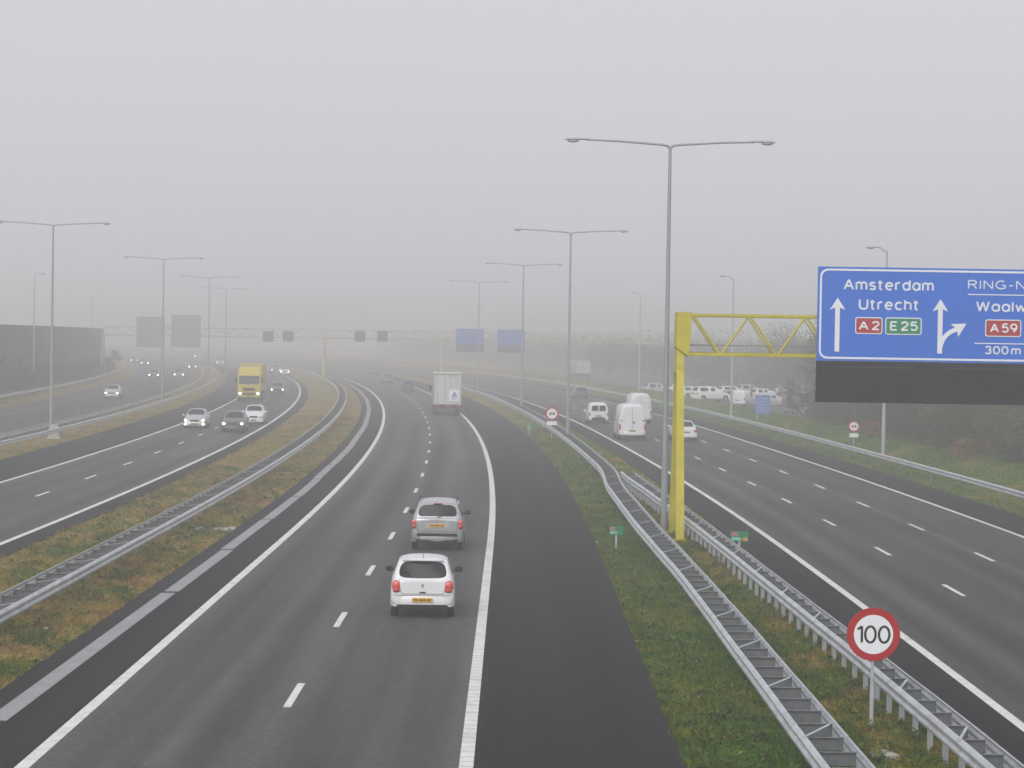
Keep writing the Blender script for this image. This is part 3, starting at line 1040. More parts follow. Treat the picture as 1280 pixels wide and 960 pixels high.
def letters(body, x0, z0, x1, z1, y, parent, mat, bold=0.15, thick=0.006, gap=0.26):
    """a word in pen strokes filling the box x0..x1, z0..z1 on a board facing -y"""
    cur = 0.0
    strokes = []
    for ch in body:
        if ch == ' ':
            cur += 0.12
            continue
        w_, st = GLYPH[ch]
        for pl in st:
            seg = [pl[0]]
            for a_, b_, c_ in zip(pl, pl[1:], pl[2:] + [None]):
                seg.append(b_)
                if c_ is not None:
                    v1, v2 = Vector((b_[0] - a_[0], b_[1] - a_[1])), Vector((c_[0] - b_[0], c_[1] - b_[1]))
                    if v1.length > 1e-6 and v2.length > 1e-6 and v1.angle(v2) > R(50):
                        strokes.append([(cur + px_, pz_) for px_, pz_ in seg])
                        seg = [b_]
            strokes.append([(cur + px_, pz_) for px_, pz_ in seg])
        cur += w_ + gap
    width = cur - gap
    hgt = z1 - z0
    r_ = bold * hgt / 2
    sx = (x1 - x0 - 2 * r_) / max(width, 1e-3)
    sz = hgt - 2 * r_
    cv = bpy.data.curves.new('letters', 'CURVE')
    cv.dimensions = '3D'
    cv.bevel_depth = r_
    cv.bevel_resolution = 2
    cv.use_fill_caps = True
    for st in strokes:
        closed = len(st) > 8 and abs(st[0][0] - st[-1][0]) < 1e-6 and abs(st[0][1] - st[-1][1]) < 1e-6
        pts_ = st[:-1] if closed else st
        sp = cv.splines.new('POLY')
        sp.points.add(len(pts_) - 1)
        for q, (px_, pz_) in zip(sp.points, pts_):
            q.co = (x0 + r_ + px_ * sx, 0, z0 + r_ + pz_ * sz, 1)
        sp.use_cyclic_u = closed
    o = bpy.data.objects.new('letters', cv)
    col.objects.link(o)
    dg = bpy.context.evaluated_depsgraph_get()
    me = bpy.data.meshes.new_from_object(o.evaluated_get(dg))
    bpy.data.objects.remove(o)
    bpy.data.curves.remove(cv)
    k = thick / r_
    for v in me.vertices: v.co.y = y + v.co.y * k
    me.name = 'lettering'
    return link('lettering', me, mat, parent, True)


def rrect(x0, z0, x1, z1, r, n=6):
    p = []
    for cx, cz, a0 in ((x1 - r, z1 - r, 0), (x0 + r, z1 - r, 90), (x0 + r, z0 + r, 180), (x1 - r, z0 + r, 270)):
        for k in range(n + 1):
            a = R(a0 + 90 * k / n)
            p.append((cx + r * math.cos(a), cz + r * math.sin(a)))
    return p


def ring_prism(outer, inner, y0, y1):
    n = len(outer)
    s = MB()
    vs = [(x, y0, z) for x, z in outer] + [(x, y0, z) for x, z in inner] + [(x, y1, z) for x, z in outer] + [(x, y1, z) for x, z in inner]
    fs = []
    for i in range(n):
        j = (i + 1) % n
        fs += [(i, j, n + j, n + i), (2 * n + i, 3 * n + i, 3 * n + j, 2 * n + j), (i, 2 * n + i, 2 * n + j, j), (n + i, n + j, 3 * n + j, 3 * n + i)]
    return s.add(vs, fs)


# ------------------------------------------------------------------ big blue direction sign
SY = GY - 0.86                # face of the sign
sx0, sz1 = PL(1023, 333, SY)
_, sz0 = PL(1020, 450.5, SY)
_, sm0 = PL(1020, 502.5, SY)
SW = 12.6
sx1 = sx0 + SW
sgn = empty('direction_sign', (sx0, SY, 0), 0, 'big blue motorway sign reading Amsterdam and Utrecht, with a dark board below', 'road sign')
MB().box((SW / 2, 0.06, (sz0 + sz1) / 2), (SW, 0.10, sz1 - sz0)).build('panel', M['blue'], sgn)
for k in range(1, 4):
    MB().box((k * SW / 4 + 0.15, 0.008, (sz0 + sz1) / 2), (0.012, 0.006, sz1 - sz0 - 0.02)).build('panel_joint', simple('joint_blue', (0.0, 0.07, 0.36), 0.6), sgn)
b0, b1 = 0.07, 0.14
ring_prism(rrect(b0, sz0 + b0, SW - b0, sz1 - b0, 0.30), rrect(b1, sz0 + b1, SW - b1, sz1 - b1, 0.24), 0.002, 0.012).build('border', M['signwhite'], sgn)
mt = MB()
mt.box((SW / 2, 0.10, (sz0 + sm0) / 2 - 0.004), (SW, 0.2, sz0 - sm0 - 0.008))
mp_ = mt.build('matrix_board', M['matrix'], sgn)
for i in range(3):
    cx = 2.05 + 4.05 * i
    z_c = (sz0 + sm0) / 2
    MB().add([], []).box((cx, -0.012, z_c + 0.015), (2.6, 0.03, 0.98), bev=0.01).build('screen', M['matrix2'], mp_)
    MB().box((cx, -0.05, z_c + 0.53), (2.8, 0.10, 0.025)).build('hood', simple('hood_grey', (0.05, 0.05, 0.055), 0.6), mp_)


def S(px, py):
    x, z = PL(px, py, SY)
    return x - sx0, z


def word(body, px0, py1, px1, py0, mat='signwhite', y=0.008, bold=0.17):
    # the lettering follows the sign, which is level: average the corners
    xa, za = S(px0, py1)
    xb, zb = S(px1, py0)
    xm0, z_lo = S((px0 + px1) / 2, py1)
    xm1, z_hi = S((px0 + px1) / 2, py0)
    return letters(body, S(px0, (py0 + py1) / 2)[0], z_lo, S(px1, (py0 + py1) / 2)[0], z_hi, y, sgn, M[mat], bold)


word('Amsterdam', 1054.5, 363.5, 1167.5, 349)
word('Utrecht', 1073.5, 388, 1149, 373.5)
word('RING-NOORD', 1210, 362.5, 1346, 351, bold=0.14)
word('Waalwijk', 1220, 390.5, 1305, 376.5)


def shield(px0, py0, px1, py1, mat, body, tp):
    xa, za = S(px0, py1)
    xb, zb = S(px1, py0)
    m = ((px0 + px1) / 2, (py0 + py1) / 2)
    z_lo, z_hi = S(m[0], py1)[1], S(m[0], py0)[1]
    x_lo, x_hi = S(px0, m[1])[0], S(px1, m[1])[0]
    pl = MB().prism(rrect(x_lo, z_lo, x_hi, z_hi, 0.09), -0.006, 0.009).build('route_shield', M['signwhite'], sgn)
    e = 0.035
    MB().prism(rrect(x_lo + e, z_lo + e, x_hi - e, z_hi - e, 0.06), -0.010, -0.004).build('shield_face', M[mat], pl)
    hz = (z_hi - z_lo)
    t = letters(body, x_lo + (x_hi - x_lo) * 0.13, z_lo + hz * 0.22, x_hi - (x_hi - x_lo) * 0.10, z_hi - hz * 0.22, -0.0105, pl, M['signwhite'], 0.19)


shield(1069, 396.5, 1103, 417.5, 'signred', 'A 2', 0)
shield(1106.5, 397, 1152, 418.5, 'signgreen', 'E 25', 0)
shield(1231.5, 399.5, 1276.5, 421, 'signred', 'A 59', 0)
word('300 m', 1231, 443.5, 1276, 432.5, bold=0.18)
for (pa, pb, py) in ((1210, 1331, 369), (1218, 1331, 430)):
    x0_, z0_ = S((pa + pb) / 2, py)
    MB().box(((S(pa, py)[0] + S(pb, py)[0]) / 2, 0.006, z0_), (S(pb, py)[0] - S(pa, py)[0], 0.012, 0.035)).build('rule', M['signwhite'], sgn)
# straight arrow
xa, za = S(1046, 439.5)
_, zt = S(1046, 372)
sh, hw, hh = 0.085, 0.28, 0.44
MB().prism([(xa - sh, za), (xa + sh, za), (xa + sh, zt - hh + 0.08), (xa + hw, zt - hh), (xa, zt), (xa - hw, zt - hh), (xa - sh, zt - hh + 0.08)], 0.0, 0.012).build('arrow', M['signwhite'], sgn)
# forked arrow
xa, za = S(1174.5, 442)
_, zt = S(1174.5, 374)
fk = MB().prism([(xa - sh, za), (xa + sh, za), (xa + sh, zt - hh + 0.08), (xa + hw, zt - hh), (xa, zt), (xa - hw, zt - hh), (xa - sh, zt - hh + 0.08)], 0.0, 0.012)
cl = []
ex, ez = S(1206, 404)
for k in range(9):
    t = k / 8
    p0 = Vector((xa + 0.02, S(1174, 434)[1])); p1 = Vector((xa + 0.10, S(1174, 417)[1])); p2 = Vector(S(1196, 411.5))
    cl.append((1 - t) ** 2 * p0 + 2 * t * (1 - t) * p1 + t * t * p2)
lft, rgt = [], []
for k in range(9):
    d = (cl[min(k + 1, 8)] - cl[max(k - 1, 0)]).normalized()
    nn_ = Vector((-d.y, d.x))
    lft.append(cl[k] + nn_ * sh * 0.92)
    rgt.append(cl[k] - nn_ * sh * 0.92)
vs = [(p.x, -0.003, p.y) for p in lft] + [(p.x, -0.003, p.y) for p in rgt] + [(p.x, 0.011, p.y) for p in lft] + [(p.x, 0.011, p.y) for p in rgt]
fs = []
for k in range(8):
    fs += [(k, k + 1, 9 + k + 1, 9 + k), (18 + k, 27 + k, 28 + k, 19 + k), (k, 18 + k, 19 + k, k + 1), (9 + k, 10 + k, 28 + k, 27 + k)]
fs += [(0, 9, 27, 18), (8, 26, 35, 17)]
fk.add(vs, fs)
d = (Vector((ex, ez)) - cl[8]).normalized()
d = Vector((0.86, 0.51)).normalized()
nn_ = Vector((-d.y, d.x))
base = cl[8] - d * 0.10
tip = base + d * 0.50
fk.prism([(base + nn_ * 0.27).to_tuple(), (base + d * 0.10 ).to_tuple(), (base - nn_ * 0.27).to_tuple(), tip.to_tuple()][::-1], -0.005, 0.010)
fk.build('arrow', M['signwhite'], sgn)

# ------------------------------------------------------------------ far gantry
FY = 357.0
fgan = empty('gantry', (-30.0, FY, 0), 0, 'faint yellow gantry across all the carriageways in the fog, carrying several signs', 'gantry')
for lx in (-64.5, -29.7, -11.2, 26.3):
    aframe(fgan, lx + 30.0, 8.0, 6.7, mat='yellow_hazed')
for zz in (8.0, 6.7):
    MB().box(((-64.5 + 26.3) / 2 + 30, -0.5, zz), (90.9, 0.12, 0.14)).build('chord', M['yellow_hazed'], fgan)
MB().box(((-64.5 + 26.3) / 2 + 30, 0.5, 6.75), (90.9, 0.12, 0.14)).build('chord', M['yellow_hazed'], fgan)
dm = MB()
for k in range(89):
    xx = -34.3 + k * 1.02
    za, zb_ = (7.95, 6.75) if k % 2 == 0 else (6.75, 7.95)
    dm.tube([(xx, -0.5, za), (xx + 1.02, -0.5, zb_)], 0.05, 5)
tag(dm.build('diagonal', M['yellow_hazed'], fgan), kind='stuff')


def far_sign(px0, py0, px1, pm, py1, face, lower, label, name='direction_sign', cat='road sign', front=True, group=None):
    xa, _ = PL(px0, py0, FY)
    xb, _ = PL(px1, py0, FY)
    _, zt = PL((px0 + px1) / 2, py0, FY)
    _, zm = PL((px0 + px1) / 2, pm, FY)
    _, zb_ = PL((px0 + px1) / 2, py1, FY)
    yy = -0.9 if front else -0.75
    r = empty(name, ((xa + xb) / 2, FY + yy, 0), 0, label, cat, group)
    MB().box((0, 0, (zt + zm) / 2), (xb - xa, 0.14, zt - zm), bev=0.02).build('panel', M[face], r)
    if lower:
        MB().box((0, 0.03, (zm + zb_) / 2 - 0.003), (xb - xa, 0.2, zm - zb_ - 0.006)).build('matrix_board', M[lower], r)
    for t in (0.25, 0.75):
        MB().box(((xb - xa) * (t - 0.5), 0.16, (zt + zm) / 2), (0.10, 0.12, (zt - zm) * 0.9)).build('bracket', M['galv_dark'], r)
    return r


far_sign(570.5, 411, 605, 430.5, 440, 'blue_hazed', 'matrix_far', 'hazy blue sign on the far gantry, the left one of two, nearer the white lorry', group='far blue signs')
far_sign(622, 412, 656, 431.5, 441, 'blue_hazed', 'matrix_far', 'right one of two hazy blue signs on the far gantry, crossed by a lamp post', group='far blue signs')
far_sign(172, 396, 207, 415, 434, 'signback', 'signback', 'grey sign back on the far gantry, nearer the noise wall, crossed by a lamp', group='grey sign backs')
far_sign(215.5, 394, 252, 415, 434, 'signback', 'signback', 'grey back of a sign on the far gantry, clear of any lamp post', group='grey sign backs')
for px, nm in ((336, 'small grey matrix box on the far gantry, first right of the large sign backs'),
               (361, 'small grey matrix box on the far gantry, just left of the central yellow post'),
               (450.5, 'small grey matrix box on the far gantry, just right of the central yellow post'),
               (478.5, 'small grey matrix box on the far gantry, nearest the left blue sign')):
    far_sign(px - 6.5, 414, px + 6.5, 427, 427, 'matrix_far', None, nm, 'matrix_sign', 'matrix sign', group='matrix boxes on the far gantry')


# ------------------------------------------------------------------ small road signs
def disc(r, y0, y1, n=40, x=0, z=0):
    return MB().prism([(x + r * math.cos(2 * math.pi * k / n), z + r * math.sin(2 * math.pi * k / n)) for k in range(n)], y0, y1)


def round_sign(name, loc, zc, r, label, sleeve=True):
    root = empty(name, loc, 0, label, 'traffic sign')
    p = MB()
    p.tube([(0, 0.05, -0.1), (0, 0.05, zc + r * 0.7)], 0.03, 10)
    p.build('pole', M['galv'], root, True)
    if sleeve:
        MB().tube([(0, 0.05, -0.1), (0, 0.05, 0.95)], 0.042, 10).build('pole_sleeve', M['galv'], root, True)
    d_ = disc(r, -0.006, 0.018, z=zc).build('disc', M['signred'], root)
    disc(r * 0.735, -0.010, -0.005, z=zc).build('sign_face', M['signwhite'], d_)
    return root, d_


hx, hy = G(1089.5, 914)
zc = PL(1090.5, 793, hy)[1]
rr = 33.5 / FPX * hy
root, d_ = round_sign('speed_limit_sign', (hx, hy, 0), zc, rr, 'round white sign with red rim reading 100 on a grey pole between two guardrails')
xw = 21.5 / FPX * hy
letters('100', -xw, zc - 0.172, xw, zc + 0.172, -0.0105, d_, M['signblack'], 0.135, 0.003, 0.17)


def no_overtake(px, py, r_px, Y, label, gz):
    x, z = PL(px, py, Y)
    root, d_ = round_sign('no_overtaking_sign', (x, Y, gz), z - gz, r_px / FPX * Y, label, False)
    k = r_px / FPX * Y
    zc = z - gz
    for cx, m in ((-0.22 * k, 'signred'), (0.24 * k, 'signblack')):
        s = MB()
        s.box((cx, -0.013, zc - 0.05 * k), (0.36 * k, 0.006, 0.26 * k), bev=0.002)
        s.box((cx, -0.013, zc + 0.14 * k), (0.22 * k, 0.006, 0.16 * k), bev=0.002)
        s.build('car_symbol', M[m], d_)
    MB().box((0, 0, zc - k - 0.20), (k * 1.5, 0.02, 0.26)).build('plate', M['signwhite'], root)


no_overtake(690, 517, 8.6, 162, 'small round red rimmed no overtaking sign with white plate inside the ladder guardrail', 0)
no_overtake(1067.5, 533, 7.4, 151, 'small round red rimmed no overtaking sign with white plate on the right grass bank', ground_h(23.6, 150))


def km_sign(loc, zc, w, h, label, orange=False, post=True):
    root = empty('distance_marker', (*loc, 0), 0, label, 'marker sign', 'green kilometre markers')
    MB().box((0, 0.03, zc / 2 - 0.02), (0.06, 0.03, zc + 0.1)).build('post', M['galv'], root)
    p = MB().box((0, 0, zc), (w, 0.02, h), bev=0.004).build('panel', M['signgreen'], root)
    MB().prism(rrect(-w * 0.45, zc + h * 0.02, -w * 0.12, zc + h * 0.40, 0.02), -0.016, -0.008).build('route_patch', simple('marker_red', (0.45, 0.12, 0.13), 0.5), p)
    MB().box((-w * 0.19, -0.014, zc - h * 0.24), (w * 0.52, 0.008, h * 0.26)).build('number_patch', simple('marker_pale', (0.25, 0.5, 0.4), 0.5), p)
    MB().box((w * 0.22, -0.014, zc + h * 0.16), (w * 0.3, 0.008, h * 0.3)).build('letter_patch', simple('marker_dark', (0.0, 0.16, 0.08), 0.5), p)
    if orange:
        MB().box((w * 0.33, -0.014, zc - h * 0.28), (w * 0.26, 0.008, h * 0.34)).build('orange_patch', simple('marker_orange', (0.6, 0.25, 0.02), 0.5), p)


x, y = G(770, 686)
km_sign((x, y), PL(769, 663, y)[1], 0.47, 0.30, 'small green kilometre marker on a post in the grass left of the ladder guardrail')
x, z = PL(922, 670.5, 73.0)
km_sign((x + 0.06, 73.0), z, 0.56, 0.32, 'small green kilometre marker with an orange corner behind the right ladder guardrail', True)
x, y = G(662, 545)
km_sign((x, y), 0.75, 0.42, 0.5, 'faint green marker in the grass far up the hard shoulder')

x, z = PL(953.5, 506, 196)
gz = ground_h(unlat(x, 196), 196)
inf = empty('information_sign', (x, 196, gz), 0, 'small blue information board with rows of pale writing on the right bank', 'road sign')
MB().box((0, 0, z - gz), (1.3, 0.06, 1.62), bev=0.02).build('panel', M['blue_hazed'], inf)
for sx_ in (-0.45, 0.45):
    MB().box((sx_, 0.07, (z - gz) / 2 - 0.05), (0.08, 0.06, z - gz + 0.6)).build('post', M['galv'], inf)
for k in range(5):
    s = MB()
    xx = -0.48
    random.seed(k)
    while xx < 0.36:
        wv = random.uniform(0.08, 0.2)
        s.box((xx + wv / 2, -0.035, z - gz + 0.55 - 0.27 * k), (wv, 0.012, 0.09))
        xx += wv + 0.07
    s.build('writing', simple('writing_pale', (0.35, 0.45, 0.75), 0.5), inf)
random.seed(11)


# ------------------------------------------------------------------ vehicles
def ring(st):
    y, w, zb, zm, zs, ws, zt, wt, c = st
    h = [(0, zb), (0.8 * w, zb), (w, zb + 0.10), (w, zm), (ws, zs), (wt, zt), (0.55 * wt, zt + 0.75 * c), (0, zt + c)]
    return h


def loft_body(stations, glass, level=2, wheels=(), wr=0.31, rear_glass_cap=None, inset=0.05):
    """stations rear -> front. glass: list of (kind, station index a, b). returns dict kind -> (verts, faces)"""
    bm = bmesh.new()
    rings = []
    for st in stations:
        h = ring(st)
        y = st[0]
        right = [bm.verts.new((x, y, z)) for x, z in h]
        left = [right[0]] + [bm.verts.new((-x, y, z)) for x, z in h[1:-1]] + [right[-1]]
        rings.append((right, left))
    lay = bm.faces.layers.int.new('k')
    fmap = {}
    for i in range(len(rings) - 1):
        for sd in (0, 1):
            a, b = rings[i][sd], rings[i + 1][sd]
            for j in range(7):
                q = (a[j], b[j], b[j + 1], a[j + 1]) if sd == 0 else (a[j], a[j + 1], b[j + 1], b[j])
                fmap[(i, sd, j)] = bm.faces.new(q)
    for end in (0, len(rings) - 1):
        r_, l_ = rings[end]
        for j in range(7):
            vs = [r_[j], l_[j], l_[j + 1], r_[j + 1]]
            vs = list(dict.fromkeys(vs))
            f = bm.faces.new(vs if end else vs[::-1])
            fmap[(end, 'cap', j)] = f
    bmesh.ops.recalc_face_normals(bm, faces=bm.faces[:])
    kinds = ['body']
    for (kind, keys) in glass:
        if kind not in kinds: kinds.append(kind)
        ki = kinds.index(kind)
        groups = keys if isinstance(keys[0], list) else [keys]
        for g_ in groups:
            fs = [fmap[k_] for k_ in g_]
            bmesh.ops.inset_region(bm, faces=fs, thickness=inset, use_even_offset=True)
            for f in fs: f[lay] = ki
    me = bpy.data.meshes.new('tmp')
    for f in bm.faces: f.material_index = f[lay]
    cr = bm.edges.layers.float.get('crease_edge') or bm.edges.layers.float.new('crease_edge')
    for e in bm.edges:
        ks = {f[lay] for f in e.link_faces}
        if len(ks) > 1: e[cr] = 0.93
    bm.to_mesh(me)
    bm.free()
    tmpm = [bpy.data.materials.new('t') for _ in range(len(kinds) + 1)]
    for m_ in tmpm: me.materials.append(m_)
    o = bpy.data.objects.new('tmp', me)
    col.objects.link(o)
    md = o.modifiers.new('s', 'SUBSURF')
    md.levels = md.render_levels = level
    cut = None
    if wheels:
        s = MB()
        for wy in wheels:
            for sx_ in (-1, 1):
                x_out = 1.4 * sx_
                x_in = 0.50 * sx_
                s.tube([(x_in, wy, wr + 0.02), (x_out, wy, wr + 0.02)], wr + 0.055, 24)
        cut = s.build('cut', tmpm[-1])
        cut.data.materials.clear()
        cut.data.materials.append(tmpm[-1])
        bo = o.modifiers.new('b', 'BOOLEAN')
        bo.operation = 'DIFFERENCE'
        bo.object = cut
        bo.solver = 'EXACT'
        bo.material_mode = 'TRANSFER'
    dg = bpy.context.evaluated_depsgraph_get()
    ev = bpy.data.meshes.new_from_object(o.evaluated_get(dg))
    names = [m_.name if m_ else '' for m_ in ev.materials]
    order = {m_.name: i for i, m_ in enumerate(tmpm)}
    out = {}
    for p in ev.polygons:
        nm = names[p.material_index] if p.material_index < len(names) else ''
        ki = order.get(nm, 0)
        kind = 'body' if ki == len(kinds) else kinds[ki]
        mi = 1 if ki == len(kinds) else 0
        d_ = out.setdefault(kind, ({}, [], []))
        idx = []
        for v in p.vertices:
            if v not in d_[0]: d_[0][v] = len(d_[0])
            idx.append(d_[0][v])
        d_[1].append(idx)
        d_[2].append(mi)
    co = [v.co.copy() for v in ev.vertices]
    res = {}
    for kind, (vm, fs, mis) in out.items():
        vs = [None] * len(vm)
        for v, i in vm.items(): vs[i] = co[v]
        res[kind] = (vs, fs, mis)
    bpy.data.objects.remove(o)
    if cut: bpy.data.objects.remove(cut)
    bpy.data.meshes.remove(ev)
    for m_ in tmpm: bpy.data.materials.remove(m_)
    return res


def islands(fs):
    par = {}

    def find(a):
        while par[a] != a:
            par[a] = par[par[a]]
            a = par[a]
        return a
    for f in fs:
        for v in f: par.setdefault(v, v)
        for v in f[1:]: par[find(v)] = find(f[0])
    gr = {}
    for i, f in enumerate(fs): gr.setdefault(find(f[0]), []).append(i)
    return list(gr.values())


def parts_from(res, root, body_mat):
    for kind, (vs, fs, mis) in res.items():
        groups = islands(fs) if kind != 'body' else [list(range(len(fs)))]
        for g_ in groups:
            me = bpy.data.meshes.new(kind)
            used = sorted({v for i in g_ for v in fs[i]})
            mp_ = {v: i for i, v in enumerate(used)}
            me.from_pydata([vs[v] for v in used], [], [[mp_[v] for v in fs[i]] for i in g_])
            mats = [body_mat, M['trim']] if kind == 'body' else [M['glass']]
            o = link(kind, me, mats, root, True)
            if kind == 'body':
                for p, i in zip(me.polygons, g_): p.material_index = mis[i]
                try: me.set_sharp_from_angle(angle=R(50))
                except Exception: pass


def wheel(root, x, y, r=0.31, w=0.20):
    s = MB()
    sd = 1 if x > 0 else -1
    prof = [(-w / 2, r * 0.62), (-w / 2, r * 0.93), (-w * 0.36, r), (w * 0.36, r), (w / 2, r * 0.93), (w / 2, r * 0.62)]
    n = 24
    vs, fs = [], []
    for (px_, pr) in prof:
        for k in range(n):
            a = 2 * math.pi * k / n
            vs.append((px_, pr * math.cos(a), pr * math.sin(a)))
    m_ = len(prof)
    for i in range(m_ - 1):
        for k in range(n):
            k2 = (k + 1) % n
            fs.append((i * n + k, i * n + k2, (i + 1) * n + k2, (i + 1) * n + k))
    fs += [tuple(range(n)), tuple((m_ - 1) * n + k for k in range(n))]
    s.add(vs, fs)
    t = s.build('wheel', M['tyre'], root, True)
    t.location = (x, y, r)
    q = MB()
    q.tube([(sd * w * 0.44, 0, 0), (sd * w * 0.52, 0, 0)], r * 0.60, 20)
    for k in range(5):
        a = 2 * math.pi * k / 5
        q.box((sd * w * 0.53, r * 0.30 * math.cos(a), r * 0.30 * math.sin(a)), (0.02, 0.05, r * 0.55), rx=a - math.pi / 2)
    q.build('rim', M['rim'], t)
    return t


def bumper(root, W, yend, zlo, zhi, mat, front=False, depth=0.10, name='bumper', proud=0.03, wrap=0.55):
    """wrap-around bumper bar swept round the end of the body"""
    sg = 1 if front else -1
    y0 = yend + sg * proud
    path = [(-W / 2 - 0.005, y0 - sg * wrap), (-W / 2 - 0.01, y0 - sg * 0.26), (-W / 2 * 0.90, y0 - sg * 0.10), (-W / 2 * 0.6, y0 - sg * 0.02), (0, y0),
            (W / 2 * 0.6, y0 - sg * 0.02), (W / 2 * 0.90, y0 - sg * 0.10), (W / 2 + 0.01, y0 - sg * 0.26), (W / 2 + 0.005, y0 - sg * wrap)]
    h = zhi - zlo
    prof = [(0.0 - depth, zlo), (-0.015, zlo), (0.0, zlo + h * 0.2), (0.0, zhi - h * 0.25), (-0.03, zhi), (-depth, zhi + 0.01)]
    vs, fs = [], []
    n = len(prof)
    for i, (x, y) in enumerate(path):
        a, b = path[max(0, i - 1)], path[min(len(path) - 1, i + 1)]
        t = Vector((b[0] - a[0], b[1] - a[1])).normalized()
        nrm = Vector((t.y, -t.x)) if not front else Vector((-t.y, t.x))
        for (o_, z_) in prof: vs.append((x + nrm.x * o_, y + nrm.y * o_, z_))
    for i in range(len(path) - 1):
        for k in range(n):
            k2 = (k + 1) % n
            fs.append((i * n + k, i * n + k2, (i + 1) * n + k2, (i + 1) * n + k))
    fs += [tuple(range(n)), tuple((len(path) - 1) * n + k for k in range(n))]
    return MB().add(vs, fs).build(name, mat, root, True)


def plate(root, y, z, front=False, w=0.52, h=0.11, mat='plate'):
    sg = 1 if front else -1
    p = MB().box((0, y, z), (w, 0.016, h), bev=0.003).build('number_plate', M[mat], root)
    s = MB()
    xs = [-0.20, -0.145, -0.06, -0.005, 0.05, 0.135, 0.19]
    for xx in xs:
        s.box((xx * w / 0.52, y + sg * 0.009, z), (0.032, 0.004, h * 0.56))
    s.box((-0.005 * w / 0.52, y + sg * 0.0085, z), (0.42 * w / 0.52, 0.002, h * 0.08))
    s.build('plate_characters', M['plate_mark'], p)
    return p


def mirrors(root, x, y, z, mat):
    for sd in (-1, 1):
        s = MB()
        s.ball((sd * (x + 0.11), y, z), (0.11, 0.06, 0.075), seg=12, p=0.8)
        s.box((sd * (x + 0.0), y, z - 0.04), (0.10, 0.04, 0.04))
        s.build('mirror', mat, root, True)


